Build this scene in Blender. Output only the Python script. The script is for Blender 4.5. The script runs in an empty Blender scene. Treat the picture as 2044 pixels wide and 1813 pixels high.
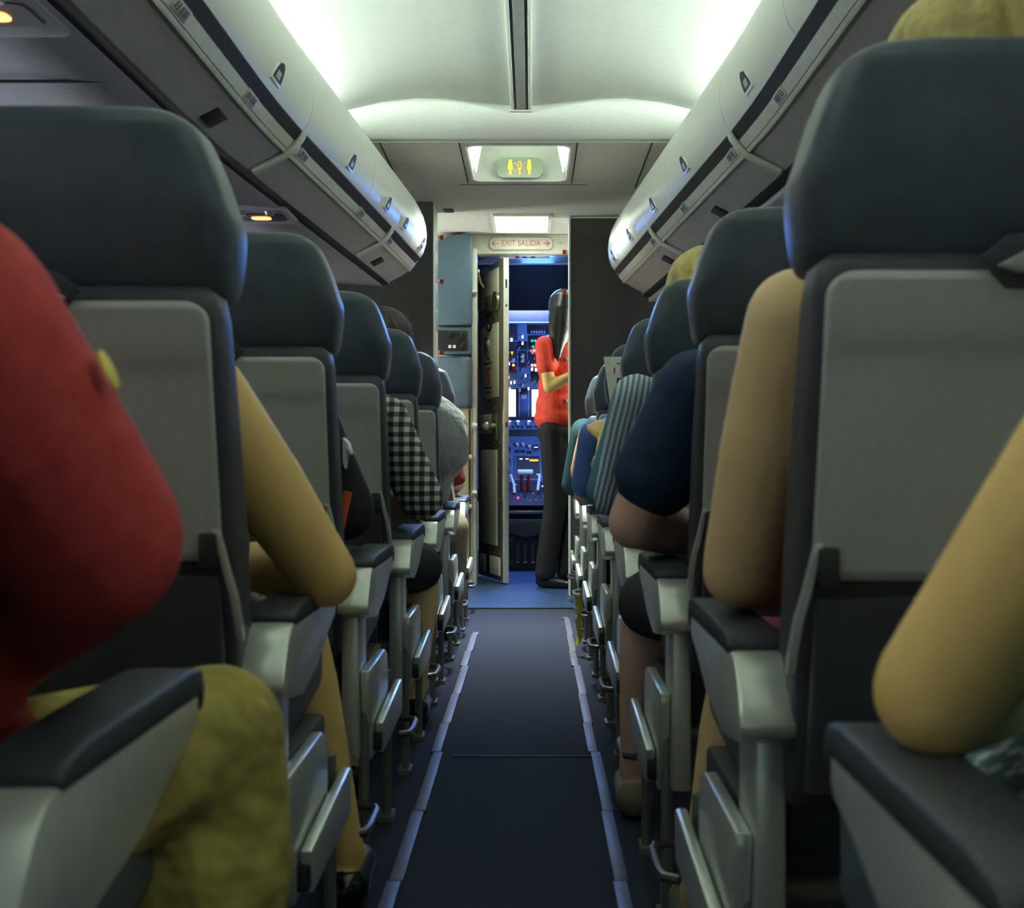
import bpy, bmesh, math, random
from mathutils import Vector, Matrix
random.seed(7)
sc = bpy.context.scene
COL = sc.collection
PI = math.pi

# ------------------------------------------------------------------ camera, world, exposure
F_PX, VPX, VPY, CAMX, CAMZ = 2600.0, 1061.0, 910.0, 0.041, 0.77
cam_d = bpy.data.cameras.new('camera')
cam = bpy.data.objects.new('camera', cam_d); COL.objects.link(cam)
cam.location = (CAMX, 0, CAMZ); cam.rotation_euler = (PI / 2, 0, 0)
cam_d.sensor_width = 36.0
cam_d.lens = 36.0 * F_PX / 2044.0
cam_d.shift_x = -(VPX - 1022.0) / 2044.0
cam_d.shift_y = (VPY - 906.5) / 2044.0
cam_d.clip_start = 0.02
cam_d.dof.use_dof = True
cam_d.dof.focus_distance = 6.2
cam_d.dof.aperture_fstop = 9.0
sc.camera = cam
sc.cycles.max_bounces = 6; sc.cycles.diffuse_bounces = 4; sc.cycles.glossy_bounces = 2; sc.cycles.transmission_bounces = 2

w = bpy.data.worlds.new('world'); sc.world = w; w.use_nodes = True
w.node_tree.nodes['Background'].inputs[0].default_value = (0.62, 0.80, 0.80, 1)
w.node_tree.nodes['Background'].inputs[1].default_value = 0.25
sc.view_settings.view_transform = 'Standard'
sc.view_settings.look = 'None'
sc.view_settings.exposure = 0.60
sc.view_settings.gamma = 1.0

COVE_E, PANEL_E, RECESS_E, WINDOW_E = 62.0, 6.0, 0.8, 3.0
def lamp(name, loc, size, energy, color, rot=(0, 0, 0), size_y=None, spread=PI):
    d = bpy.data.lights.new(name, 'AREA'); d.energy = energy; d.color = color
    d.shape = 'RECTANGLE'; d.size = size; d.size_y = size_y or size; d.spread = spread
    o = bpy.data.objects.new(name, d); COL.objects.link(o); o.location = loc; o.rotation_euler = rot
    return o
lamp('recess_lamp_light', (-0.015, 5.79, 2.265), 0.28, 27.0, (0.92, 1.0, 0.92), (0, 0, 0), 0.30, 1.7)
lamp('cockpit_dome_light', (0.0, 8.9, 2.10), 0.4, 30.0, (0.26, 0.40, 1.0), (0, 0, 0))
lamp('entry_fill_left', (-1.25, 7.35, 1.25), 0.25, 15.0, (0.95, 1.0, 0.90), (math.radians(100), 0, math.radians(-75)), 0.8)  # unseen fill added left of the entry to brighten its ceiling and panels
lamp('entry_fill_right', (1.05, 7.45, 1.5), 0.3, 9.0, (0.95, 1.0, 0.90), (math.radians(115), 0, math.radians(80)), 0.5)  # unseen fill added on the right for the header and doorway
lamp('overhead_fill_light', (0.50, 8.75, 0.95), 0.25, 7.5, (0.24, 0.40, 1.0), (math.radians(125), 0, math.radians(38)))  # hidden blue fill added to light the down-facing overhead panel
lamp('doorway_spill_light', (0.08, 8.40, 1.985), 0.2, 13.0, (0.10, 0.30, 1.0), (math.radians(-48), 0, 0), None, 2.0)  # added over the doorway to spill blue onto the entry floor

# ------------------------------------------------------------------ helpers
def W(px, py, Y):
    return Vector(((px - VPX) / F_PX * Y + CAMX, Y, CAMZ - (py - VPY) / F_PX * Y))

def sh(Y):                                    # the cabin narrows towards the nose
    t = Y - 3.05
    if t <= 0: return 0.0
    if t < 0.6: return 0.057 * t * t / 1.2
    return 0.057 * (t - 0.3)

MATS = {}
def mat(name, col, rough=0.6, metal=0.0, var=0.06, scale=40.0, bump=0.0, emit=None, estr=0.0, bscale=None, spec=0.5, sheen=0.0):
    if name in MATS: return MATS[name]
    m = bpy.data.materials.new(name); m.use_nodes = True
    nt = m.node_tree; N = nt.nodes; L = nt.links
    p = N['Principled BSDF']
    p.inputs['Roughness'].default_value = rough
    p.inputs['Metallic'].default_value = metal
    p.inputs['Specular IOR Level'].default_value = spec
    if sheen: p.inputs['Sheen Weight'].default_value = sheen
    tc = N.new('ShaderNodeTexCoord')
    nz = N.new('ShaderNodeTexNoise'); nz.inputs['Scale'].default_value = scale
    L.new(tc.outputs['Object'], nz.inputs['Vector'])
    rp = N.new('ShaderNodeValToRGB')
    a = tuple(max(0, c * (1 - var)) for c in col[:3]) + (1,)
    b = tuple(min(1, c * (1 + var)) for c in col[:3]) + (1,)
    rp.color_ramp.elements[0].position = 0.3; rp.color_ramp.elements[0].color = a
    rp.color_ramp.elements[1].position = 0.7; rp.color_ramp.elements[1].color = b
    L.new(nz.outputs['Fac'], rp.inputs['Fac'])
    L.new(rp.outputs['Color'], p.inputs['Base Color'])
    if bump:
        n2 = N.new('ShaderNodeTexNoise'); n2.inputs['Scale'].default_value = bscale or scale * 4
        L.new(tc.outputs['Object'], n2.inputs['Vector'])
        bp = N.new('ShaderNodeBump'); bp.inputs['Strength'].default_value = bump; bp.inputs['Distance'].default_value = 0.03 if (bscale or 99) < 30 else 0.01
        L.new(n2.outputs['Fac'], bp.inputs['Height']); L.new(bp.outputs['Normal'], p.inputs['Normal'])
    if emit:
        p.inputs['Emission Color'].default_value = tuple(emit) + (1,)
        p.inputs['Emission Strength'].default_value = estr
    MATS[name] = m
    return m

def pattern(name, c1, c2, kind, scale, rough=0.85):
    if name in MATS: return MATS[name]
    m = mat(name, c1, rough); nt = m.node_tree; N = nt.nodes; L = nt.links; p = N['Principled BSDF']
    tc = [n for n in N if n.type == 'TEX_COORD'][0]
    for l in list(p.inputs['Base Color'].links): L.remove(l)
    mx = N.new('ShaderNodeMix'); mx.data_type = 'RGBA'
    mx.inputs[6].default_value = c1 + (1,); mx.inputs[7].default_value = c2 + (1,)
    L.new(mx.outputs[2], p.inputs['Base Color'])
    def wave(direction, sc_, dist):
        wv = N.new('ShaderNodeTexWave'); wv.bands_direction = direction
        mp = N.new('ShaderNodeMapping'); mp.inputs['Rotation'].default_value = (0, -0.2 if kind == 'stripe' else 0, 0)
        L.new(tc.outputs['Object'], mp.inputs['Vector'])
        wv.inputs['Scale'].default_value = sc_; wv.inputs['Distortion'].default_value = dist
        wv.inputs['Detail'].default_value = 0
        L.new(mp.outputs['Vector'], wv.inputs['Vector'])
        gt = N.new('ShaderNodeMath'); gt.operation = 'GREATER_THAN'; gt.inputs[1].default_value = 0.5
        L.new(wv.outputs['Fac'], gt.inputs[0]); return gt
    if kind == 'stripe':
        g = wave('X', scale, 0.8); L.new(g.outputs[0], mx.inputs[0])
    elif kind == 'gingham':
        g1 = wave('Z', scale, 0.6); g2 = wave('X', scale, 0.6)
        ml = N.new('ShaderNodeMath'); ml.operation = 'MULTIPLY'
        L.new(g1.outputs[0], ml.inputs[0]); L.new(g2.outputs[0], ml.inputs[1])
        ad = N.new('ShaderNodeMath'); ad.operation = 'ADD'
        L.new(g1.outputs[0], ad.inputs[0]); L.new(g2.outputs[0], ad.inputs[1])
        a2 = N.new('ShaderNodeMath'); a2.operation = 'MULTIPLY_ADD'; a2.inputs[1].default_value = 0.22
        L.new(ad.outputs[0], a2.inputs[0]); m3 = N.new('ShaderNodeMath'); m3.operation = 'MULTIPLY'; m3.inputs[1].default_value = 0.56
        L.new(ml.outputs[0], m3.inputs[0]); L.new(m3.outputs[0], a2.inputs[2]); L.new(a2.outputs[0], mx.inputs[0])
    else:
        vo = N.new('ShaderNodeTexVoronoi'); vo.inputs['Scale'].default_value = scale
        L.new(tc.outputs['Object'], vo.inputs['Vector'])
        gt = N.new('ShaderNodeMath'); gt.operation = 'GREATER_THAN'; gt.inputs[1].default_value = 0.42
        L.new(vo.outputs['Distance'], gt.inputs[0]); L.new(gt.outputs[0], mx.inputs[0])
    return m

def emis(name, col, s):
    return mat(name, col, 0.5, emit=col, estr=s)

class MB:
    def __init__(self): self.bm = bmesh.new()
    def box(self, c, s, rot=None):
        r = bmesh.ops.create_cube(self.bm, size=1.0)
        M = Matrix.Translation(Vector(c)) @ (rot.to_4x4() if rot else Matrix()) @ Matrix.Diagonal((s[0], s[1], s[2], 1))
        bmesh.ops.transform(self.bm, matrix=M, verts=r['verts']); return self
    def ball(self, c, r, seg=14):
        if not hasattr(r, '__len__'): r = (r, r, r)
        q = bmesh.ops.create_uvsphere(self.bm, u_segments=seg, v_segments=max(6, seg * 2 // 3), radius=1.0)
        bmesh.ops.transform(self.bm, matrix=Matrix.Translation(Vector(c)) @ Matrix.Diagonal((r[0], r[1], r[2], 1)), verts=q['verts']); return self
    def cone(self, a, b, ra, rb, seg=12):
        a = Vector(a); b = Vector(b); d = b - a
        if d.length < 1e-6: return self
        q = bmesh.ops.create_cone(self.bm, cap_ends=True, segments=seg, radius1=ra, radius2=rb, depth=d.length)
        M = Matrix.Translation((a + b) / 2) @ d.to_track_quat('Z', 'Y').to_matrix().to_4x4()
        bmesh.ops.transform(self.bm, matrix=M, verts=q['verts']); return self
    def cyl(self, a, b, r, seg=14): return self.cone(a, b, r, r, seg)
    def chain(self, nodes, seg=12):
        for i, (p, r) in enumerate(nodes):
            self.ball(p, r, seg)
            if i: self.cone(nodes[i - 1][0], p, nodes[i - 1][1], r, seg)
        return self
    def loft(self, rings, cap=True, closed=True):
        R = [[self.bm.verts.new(v) for v in ring] for ring in rings]
        n = len(R[0])
        for i in range(len(R) - 1):
            for j in range(n if closed else n - 1):
                k = (j + 1) % n
                self.bm.faces.new((R[i][j], R[i][k], R[i + 1][k], R[i + 1][j]))
        if cap and closed:
            self.bm.faces.new(R[0][::-1]); self.bm.faces.new(R[-1])
        return self
    def tube(self, pts, r, seg=8, flat=1.0):
        pts = [Vector(p) for p in pts]; rings = []
        for i, p in enumerate(pts):
            d = (pts[min(i + 1, len(pts) - 1)] - pts[max(i - 1, 0)]).normalized()
            u = d.cross(Vector((0, 0, 1)))
            if u.length < 1e-3: u = d.cross(Vector((0, 1, 0)))
            u.normalize(); v = u.cross(d)
            rings.append([p + u * (r * math.cos(a)) + v * (r * flat * math.sin(a)) for a in [2 * PI * k / seg for k in range(seg)]])
        return self.loft(rings)
    def prism(self, pts, axis, a, b):
        def P(p, t): return {'x': (t, p[0], p[1]), 'y': (p[0], t, p[1]), 'z': (p[0], p[1], t)}[axis]
        return self.loft([[P(p, a) for p in pts], [P(p, b) for p in pts]])
    def each(self, f):
        for v in self.bm.verts: v.co = Vector(f(v.co))
        return self
    def build(self, name, m, parent=None, bevel=0.0, smooth=True, loc=None, seg=2, kind=None, angle=0.6):
        bm = self.bm
        bmesh.ops.remove_doubles(bm, verts=bm.verts, dist=1e-6)
        if bevel:
            es = [e for e in bm.edges if len(e.link_faces) == 2 and e.calc_face_angle(0) > 0.5]
            bmesh.ops.bevel(bm, geom=es, offset=bevel, segments=seg, profile=0.5, affect='EDGES', clamp_overlap=True)
        bmesh.ops.recalc_face_normals(bm, faces=bm.faces)
        me = bpy.data.meshes.new(name)
        if loc is not None:
            bmesh.ops.translate(bm, verts=bm.verts, vec=-Vector(loc))
        bm.to_mesh(me); bm.free()
        if smooth:
            for f in me.polygons: f.use_smooth = True
            me.set_sharp_from_angle(angle=angle)
        me.materials.append(m)
        o = bpy.data.objects.new(name, me); COL.objects.link(o)
        if loc is not None: o.location = loc
        if parent is not None: o.parent = parent
        if kind: o['kind'] = kind
        return o

def thing(name, label, cat, loc=(0, 0, 0), rz=0, group=None):
    o = bpy.data.objects.new(name, None); COL.objects.link(o); o.empty_display_size = 0.05
    o.location = loc; o.rotation_euler = (0, 0, rz)
    return tag(o, label, cat, group)
def tag(o, label, cat, group=None):
    o['label'] = label; o['category'] = cat
    if group: o['group'] = group
    return o
def struct(o): o['kind'] = 'structure'; return o
def copy_tree(o, parent=None):
    c = o.copy(); COL.objects.link(c)
    if parent is not None: c.parent = parent
    for ch in list(o.children): copy_tree(ch, c)
    return c

def unit_sphere(n=12, m=8):
    P = [(0.0, 0.0, 1.0)]
    for i in range(1, m):
        t = PI * i / m
        P += [(math.sin(t) * math.cos(2 * PI * k / n), math.sin(t) * math.sin(2 * PI * k / n), math.cos(t)) for k in range(n)]
    P.append((0.0, 0.0, -1.0))
    Q = [(0, 1 + k, 1 + (k + 1) % n) for k in range(n)]
    for i in range(m - 2):
        for k in range(n):
            p = 1 + i * n; Q.append((p + k, p + n + k, p + n + (k + 1) % n, p + (k + 1) % n))
    p = 1 + (m - 2) * n
    Q += [(p + k, len(P) - 1, p + (k + 1) % n) for k in range(n)]
    return P, Q
SPH = unit_sphere(); SPH2 = unit_sphere(20, 14)
def blob(name, segs, m, parent=None, voxel=0.01, smooth=6, loc=None):
    """one continuous surface grown over limbs and ellipsoids"""
    P, Q = [], []
    off = parent.location.copy() if parent is not None else Vector(loc)
    def ball(c, r, T=SPH):
        c = Vector(c) - off; k = len(P)
        P.extend((c.x + r[0] * v[0], c.y + r[1] * v[1], c.z + r[2] * v[2]) for v in T[0])
        Q.extend(tuple(i + k for i in q) for q in T[1])
    def cone(p, q, r1, r2, n=12):
        p = Vector(p) - off; q = Vector(q) - off; d = q - p
        if d.length < 1e-6: return
        d.normalize(); u = d.orthogonal().normalized(); v = d.cross(u); k = len(P)
        for c, r in ((p, r1), (q, r2)):
            P.extend((c + u * (r * math.cos(2 * PI * i / n)) + v * (r * math.sin(2 * PI * i / n)))[:] for i in range(n))
        Q.extend((k + i, k + (i + 1) % n, k + n + (i + 1) % n, k + n + i) for i in range(n))
        Q.append(tuple(k + i for i in range(n))[::-1]); Q.append(tuple(k + n + i for i in range(n)))
    for s in segs:
        if s[0] == 'c':
            for i, (p, r) in enumerate(s[1]):
                ball(p, (r, r, r))
                if i: cone(s[1][i - 1][0], p, s[1][i - 1][1], r)
        else: ball(s[1], s[2], SPH2)
    me = bpy.data.meshes.new(name); me.from_pydata(P, [], Q)
    o = bpy.data.objects.new(name, me); COL.objects.link(o)
    if parent is not None: o.parent = parent
    else: o.location = off
    md = o.modifiers.new('r', 'REMESH'); md.mode = 'VOXEL'; md.voxel_size = voxel; md.use_smooth_shade = True
    s_ = o.modifiers.new('s', 'SMOOTH'); s_.factor = 0.5; s_.iterations = smooth
    BLOBS.append((o, m)); return o
BLOBS = []; TEXTS = []
def finish_meshes():
    dg = bpy.context.evaluated_depsgraph_get()
    todo = []
    for o, m in BLOBS: todo.append((o, m, bpy.data.meshes.new_from_object(o.evaluated_get(dg))))
    tx = [(c, o, m, bpy.data.meshes.new_from_object(c.evaluated_get(dg))) for c, o, m in TEXTS]
    for o, m, me in todo:
        old = o.data; o.modifiers.clear(); o.data = me; me.name = o.name
        bpy.data.meshes.remove(old)
        for f in me.polygons: f.use_smooth = True
        me.materials.clear(); me.materials.append(m)
    for c, o, m, me in tx:
        o.data.from_pydata([v.co[:] for v in me.vertices], [], [p.vertices[:] for p in me.polygons])
        o.data.materials.append(m)
        bpy.data.objects.remove(c)

def text(name, body, size, m, parent, loc, rot, ext=0.0008, sx=1.0):
    c = bpy.data.curves.new(name, 'FONT'); c.body = body; c.size = size; c.extrude = ext
    c.align_x = 'CENTER'; c.align_y = 'CENTER'
    tmp = bpy.data.objects.new('tmp', c); COL.objects.link(tmp)
    o = bpy.data.objects.new(name, bpy.data.meshes.new(name)); COL.objects.link(o)
    o.location = loc; o.rotation_euler = rot; o.scale = (sx, 1, 1)
    if parent is not None: o.parent = parent
    TEXTS.append((tmp, o, m)); return o

def rrect(w_, h_, r, n=5):
    P = []
    for cx, cy, a0 in ((w_ / 2 - r, h_ / 2 - r, 0), (-w_ / 2 + r, h_ / 2 - r, PI / 2), (-w_ / 2 + r, -h_ / 2 + r, PI), (w_ / 2 - r, -h_ / 2 + r, 1.5 * PI)):
        for k in range(n + 1):
            a = a0 + PI / 2 * k / n
            P.append((cx + r * math.cos(a), cy + r * math.sin(a)))
    return P

# ------------------------------------------------------------------ materials
M_ceil = mat('cream ceiling plastic', (0.70, 0.75, 0.68), 0.62, var=0.02)
M_ceil2 = mat('grey entry ceiling', (0.50, 0.50, 0.44), 0.7, var=0.05, scale=25)
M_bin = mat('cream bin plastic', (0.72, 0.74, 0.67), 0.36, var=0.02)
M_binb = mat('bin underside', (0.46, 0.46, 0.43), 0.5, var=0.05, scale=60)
M_psu = mat('service panel grey', (0.40, 0.41, 0.43), 0.6, var=0.05)
M_dark = mat('dark gap', (0.012, 0.012, 0.013), 0.6)
M_black = mat('black plastic', (0.018, 0.018, 0.02), 0.45)
M_metal = mat('brushed aluminium', (0.5, 0.5, 0.46), 0.32, 0.85, var=0.05)
M_trim = mat('cream trim', (0.62, 0.66, 0.54), 0.5)
M_wallside = mat('sidewall plastic', (0.45, 0.46, 0.42), 0.6)
M_bulk = mat('dark bulkhead laminate', (0.045, 0.044, 0.040), 0.7, var=0.15, scale=90)
M_carpet = mat('navy carpet', (0.034, 0.039, 0.062), 0.95, var=0.35, scale=350, bump=0.25, bscale=500, spec=0.1)
M_vinyl = mat('blue vinyl floor', (0.035, 0.07, 0.16), 0.42, var=0.12, scale=60)
M_strip = mat('grey path strip', (0.11, 0.105, 0.14), 0.5, var=0.15, scale=30)
M_seat = mat('navy leather', (0.058, 0.080, 0.096), 0.42, var=0.12, scale=14, bump=0.06, bscale=160)
M_shell = mat('navy seat shell', (0.048, 0.051, 0.058), 0.5, var=0.1)
M_tray = mat('grey tray plastic', (0.40, 0.43, 0.39), 0.5, var=0.03, scale=120)
M_arm = mat('grey armrest plastic', (0.68, 0.72, 0.66), 0.30, 0.55, var=0.04)
M_pad = mat('armrest pad', (0.028, 0.031, 0.038), 0.55)
M_leg = mat('seat leg metal', (0.22, 0.23, 0.20), 0.35, 0.4)
M_blue = mat('blue grey panel', (0.085, 0.14, 0.18), 0.45, var=0.05, scale=30)
M_jump = mat('blue grey leather', (0.10, 0.155, 0.19), 0.55, var=0.1, scale=12, bump=0.1, bscale=40)
M_beige = mat('beige cabinet', (0.56, 0.50, 0.30), 0.55, var=0.04)
M_beige2 = mat('beige handle', (0.62, 0.56, 0.38), 0.45)
M_doorf = mat('olive metal frame', (0.24, 0.23, 0.16), 0.5, 0.2, var=0.1)
M_doorp = mat('cream door panel', (0.84, 0.81, 0.61), 0.55, var=0.04)
M_doore = mat('pale door edge', (0.55, 0.58, 0.48), 0.45)
M_steel = mat('rivet steel', (0.6, 0.58, 0.5), 0.3, 0.9)
M_red = mat('red plastic', (0.35, 0.02, 0.02), 0.35)
M_cock = mat('cockpit panel blue grey', (0.12, 0.21, 0.40), 0.6, var=0.1)
M_cockd = mat('cockpit dark navy', (0.03, 0.03, 0.045), 0.7)
M_lilac = mat('cockpit lilac trim', (0.19, 0.17, 0.20), 0.6)
M_white = mat('white plastic', (0.75, 0.75, 0.72), 0.5)
M_print = mat('dark print', (0.05, 0.05, 0.045), 0.6)
M_printr = mat('faded red print', (0.42, 0.12, 0.10), 0.6)
M_sign = mat('sign face', (0.47, 0.46, 0.37), 0.5)
M_skin1 = mat('tan skin', (0.80, 0.54, 0.18), 0.55, var=0.06, scale=18, bump=0.03, bscale=120)
M_skin2 = mat('light skin', (0.82, 0.57, 0.29), 0.55, var=0.06, scale=18, bump=0.03, bscale=120)
M_skin3 = mat('pink skin', (0.72, 0.46, 0.35), 0.55, var=0.07, scale=18, bump=0.03, bscale=120)
M_redsh = mat('red knit', (0.40, 0.038, 0.032), 0.85, var=0.12, scale=60, bump=0.1)
M_redbl = mat('scarlet blouse', (0.80, 0.055, 0.02), 0.7, var=0.08, scale=20, bump=0.25, bscale=14)
M_wine = mat('wine cloth', (0.16, 0.012, 0.02), 0.85)
M_olive = mat('olive cotton', (0.36, 0.30, 0.07), 0.9, var=0.3, scale=9, bump=0.9, bscale=16)
M_blackc = mat('black cotton', (0.022, 0.022, 0.024), 0.9)
M_greyt = mat('grey marl jersey', (0.34, 0.36, 0.34), 0.9, var=0.12, scale=25, bump=0.5, bscale=22)
M_khaki = mat('khaki cotton', (0.20, 0.18, 0.12), 0.9)
M_navyc = mat('navy cotton', (0.012, 0.03, 0.085), 0.85, var=0.15, scale=14, bump=0.2, bscale=20)
M_bluec = mat('cornflower cotton', (0.09, 0.19, 0.52), 0.85)
M_tealc = mat('teal cotton', (0.06, 0.20, 0.26), 0.85)
M_dteal = mat('dark teal cotton', (0.012, 0.06, 0.07), 0.85)
M_orange = mat('rust cotton', (0.40, 0.12, 0.05), 0.85)
M_ging = pattern('gingham cloth', (0.012, 0.014, 0.013), (0.62, 0.66, 0.60), 'gingham', 13.0)
M_stripe = pattern('striped shirt', (0.60, 0.68, 0.68), (0.14, 0.23, 0.36), 'stripe', 26.0)
M_floral = pattern('pink floral', (0.45, 0.03, 0.10), (0.20, 0.03, 0.08), 'spots', 90.0)
M_multi = pattern('patterned cloth', (0.55, 0.62, 0.58), (0.10, 0.20, 0.22), 'spots', 60.0)
M_hairb = mat('black hair', (0.012, 0.011, 0.010), 0.3, var=0.4, scale=8)
M_hairbr = mat('brown hair', (0.030, 0.016, 0.007), 0.5, var=0.3, scale=60)
M_blond = mat('blonde hair', (0.50, 0.40, 0.12), 0.45, var=0.3, scale=22, bump=0.3, bscale=120)
M_shoe = mat('black shoe leather', (0.01, 0.01, 0.01), 0.2)
M_trainer = mat('beige shoe', (0.22, 0.20, 0.14), 0.8)
M_eye = mat('eye white', (0.6, 0.6, 0.58), 0.2)
M_lip = mat('lips', (0.35, 0.09, 0.08), 0.5)
M_paper = mat('newsprint', (0.62, 0.64, 0.56), 0.9)
E_cove = emis('cove lamp glow', (0.90, 1.0, 0.92), COVE_E)
E_side = emis('sidewall fill glow', (0.80, 0.84, 1.0), 9.0)
E_panel = emis('ceiling lamp glow', (0.90, 1.0, 0.86), PANEL_E)
E_rec = emis('recess lamp glow', (0.90, 1.0, 0.86), RECESS_E)
E_win = emis('bright windshield daylight', (0.86, 0.90, 0.95), WINDOW_E)
E_org = emis('orange sign glow', (1.0, 0.30, 0.10), 2.2)
E_wht = emis('white indicator glow', (0.80, 0.82, 1.0), 0.8)
E_redl = emis('red indicator glow', (1.0, 0.05, 0.12), 1.5)
E_amb = emis('amber display glow', (1.0, 0.42, 0.02), 1.0)
E_grn = emis('green indicator glow', (0.05, 0.7, 0.35), 0.5)
E_yel = emis('yellow sign glow', (0.72, 0.78, 0.06), 0.5)
E_pink = emis('pink sign glow', (0.95, 0.20, 0.15), 0.5)

# ------------------------------------------------------------------ setting: floor
b = MB(); b.box((0, 1.475, -0.02), (3.5, 10.15, 0.04)); struct(b.build('floor', M_carpet, smooth=False))
b = MB(); b.box((0, 8.55, -0.018), (3.5, 4.0, 0.042)); struct(b.build('floor_entry', M_vinyl, smooth=False))
b = MB(); b.box((0, 6.55, 0.004), (0.9, 0.03, 0.006)); struct(b.build('trim_1', M_dark, bevel=0.002))
for s, y1, lab in ((-1, 5.64, 'grey photoluminescent strip along the aisle floor beside the left seats'),
                   (1, 6.16, 'grey photoluminescent strip along the aisle floor beside the right seats')):
    t = thing('floor_path_strip', lab, 'floor strip', (s * 0.203, 0, 0))
    y = 0.6; k = 0
    while y < y1:
        ln = min(0.36 + 0.1 * ((k * 7) % 3), y1 - y)
        b = MB(); b.box((0.003 * ((k % 3) - 1), y + ln / 2, 0.004), (0.026, ln - 0.004, 0.007)); b.build('strip_segment', M_strip, t, bevel=0.002)
        y += ln; k += 1
# carpet seam across the aisle
b = MB(); b.box((0.02, 3.33, 0.0015), (0.36, 0.006, 0.003)); struct(b.build('trim_2', M_dark, smooth=False))

# ------------------------------------------------------------------ setting: ceiling and side walls
DOME = [(0, 2.165), (0.15, 2.178), (0.3, 2.196), (0.42, 2.198), (0.56, 2.182), (0.70, 2.148), (0.82, 2.108), (0.93, 2.060), (1.01, 2.015), (1.05, 1.95), (1.06, 1.88)]
def dome_prof():
    P = [(-x, z) for x, z in DOME[::-1]] + DOME[1:]
    return P
prof = dome_prof()
b = MB(); b.loft([[(x, y, z) for x, z in prof] for y in (-3.6, -1, 1, 3, 5.2)], closed=False)
o = b.build('ceiling', M_ceil, angle=1.2); struct(o)
sm = o.modifiers.new('thick', 'SOLIDIFY'); sm.thickness = 0.02; sm.offset = 1
# valance between the domed ceiling and the flat entry ceiling
rings = []
inner = [(x, z) for x, z in prof if abs(x) <= 0.83]
for t in [i / 8 for i in range(9)]:
    ring = []
    for x, z in inner:
        zl = 2.085
        a = t * PI / 2
        y = 5.2 + 0.25 * (1 - math.cos(a))
        zz = zl + (z - zl) * (1 - math.sin(a))
        ring.append((x, y, zz))
    rings.append(ring)
b = MB(); b.loft(rings, closed=False); o = b.build('ceiling_valance', M_ceil, angle=1.2); struct(o)
sm = o.modifiers.new('thick', 'SOLIDIFY'); sm.thickness = 0.01; sm.offset = 1
# flat entry ceiling, with an opening for the recessed light
ZC = 2.09
RX0, RX1, RY0, RY1 = -0.235, 0.205, 5.53, 6.24
b = MB()
for x0, x1, y0, y1 in ((-1.7, RX0, 5.44, 7.8), (RX1, 1.7, 5.44, 7.8), (RX0, RX1, 5.44, RY0), (RX0, RX1, RY1, 7.8)):
    b.box(((x0 + x1) / 2, (y0 + y1) / 2, ZC + 0.01), (x1 - x0, y1 - y0, 0.02))
struct(b.build('ceiling_entry', M_ceil2, smooth=False))
for x, y0, y1 in ((-0.60, 5.46, 6.4), (-0.265, 5.46, 6.3), (0.235, 5.46, 6.3), (0.55, 5.46, 6.4)):
    b = MB(); b.box((x, (y0 + y1) / 2, ZC), (0.006, y1 - y0, 0.004)); struct(b.build('trim_3', M_dark, smooth=False))
b = MB(); b.box((0, 5.463, ZC - 0.002), (1.36, 0.012, 0.006)); struct(b.build('trim_4', M_trim, smooth=False))
b = MB(); b.box((0, 6.34, ZC), (0.62, 0.006, 0.003)); struct(b.build('trim_5', M_dark, smooth=False))
# recessed lamp box
t = thing('recessed_ceiling_lamp', 'large recessed ceiling lamp with glowing side walls and a pictogram sign', 'ceiling lamp', (0, 0, 0))
cx, cy = (RX0 + RX1) / 2, (RY0 + RY1) / 2
b = MB(); HB = 0.20
rr = rrect(RX1 - RX0, RY1 - RY0, 0.05)
rings = []
for zz, sc_, dy in ((ZC - 0.004, 1.04, 0), (ZC - 0.006, 1.0, 0), (ZC + 0.01, 0.985, 0), (ZC + HB * 0.6, 0.93, -0.01), (ZC + HB, 0.84, -0.02)):
    rings.append([(cx + p[0] * sc_, cy + p[1] * sc_ + dy, zz) for p in rr])
b.loft(rings, cap=False); b.bm.faces.new([v for v in list(b.bm.verts)[-len(rr):]])
b.build('lamp_housing', M_ceil, t, angle=0.8)
for s in (-1, 1):
    x0 = cx + s * (RX1 - RX0) / 2
    b = MB()
    P = [(x0 - s * 0.012, RY0 + 0.05, ZC + 0.012), (x0 - s * 0.012, RY1 - 0.12, ZC + 0.012), (x0 - s * 0.05, RY1 - 0.22, ZC + 0.16), (x0 - s * 0.05, RY0 + 0.06, ZC + 0.16)]
    Q = [(p[0] - s * 0.006, p[1], p[2]) for p in P]
    b.loft([P, Q]); b.build('light_panel', E_rec, t, smooth=False)
b = MB(); rot = Matrix.Rotation(math.radians(-58), 3, 'X')
pts = rrect(0.215, 0.10, 0.03)
sgnM = Matrix.Translation((cx + 0.0, RY1 - 0.040, ZC + 0.048)) @ Matrix.Rotation(math.radians(80), 4, 'X')
b.loft([[sgnM @ Vector((p[0], p[1], 0)) for p in pts], [sgnM @ Vector((p[0], p[1], 0.012)) for p in pts]])
sg = b.build('pictogram_sign', mat('sign grey green', (0.36, 0.43, 0.34), 0.9, spec=0.05), t)
def on_sign(bm_fn, m, name):
    b = MB(); bm_fn(b); b.each(lambda v: sgnM @ Vector((v.x, v.y, 0.0125 - v.z))); b.build(name, m, sg, smooth=False)
def figure(x0, skirt):
    def f(b):
        b.ball((x0, 0.033, 0.0), (0.008, 0.008, 0.002), 10)
        b.prism([(x0 - 0.008, 0.025), (x0 + 0.008, 0.025), (x0 + (0.014 if skirt else 0.01), -0.01), (x0 - (0.014 if skirt else 0.01), -0.01)], 'z', -0.002, 0.0)
        b.box((x0, -0.022, -0.001), (0.011, 0.026, 0.002))
    return f
on_sign(figure(-0.045, True), E_yel, 'figure_pictogram'); on_sign(figure(0.045, False), E_yel, 'figure_pictogram')
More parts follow.
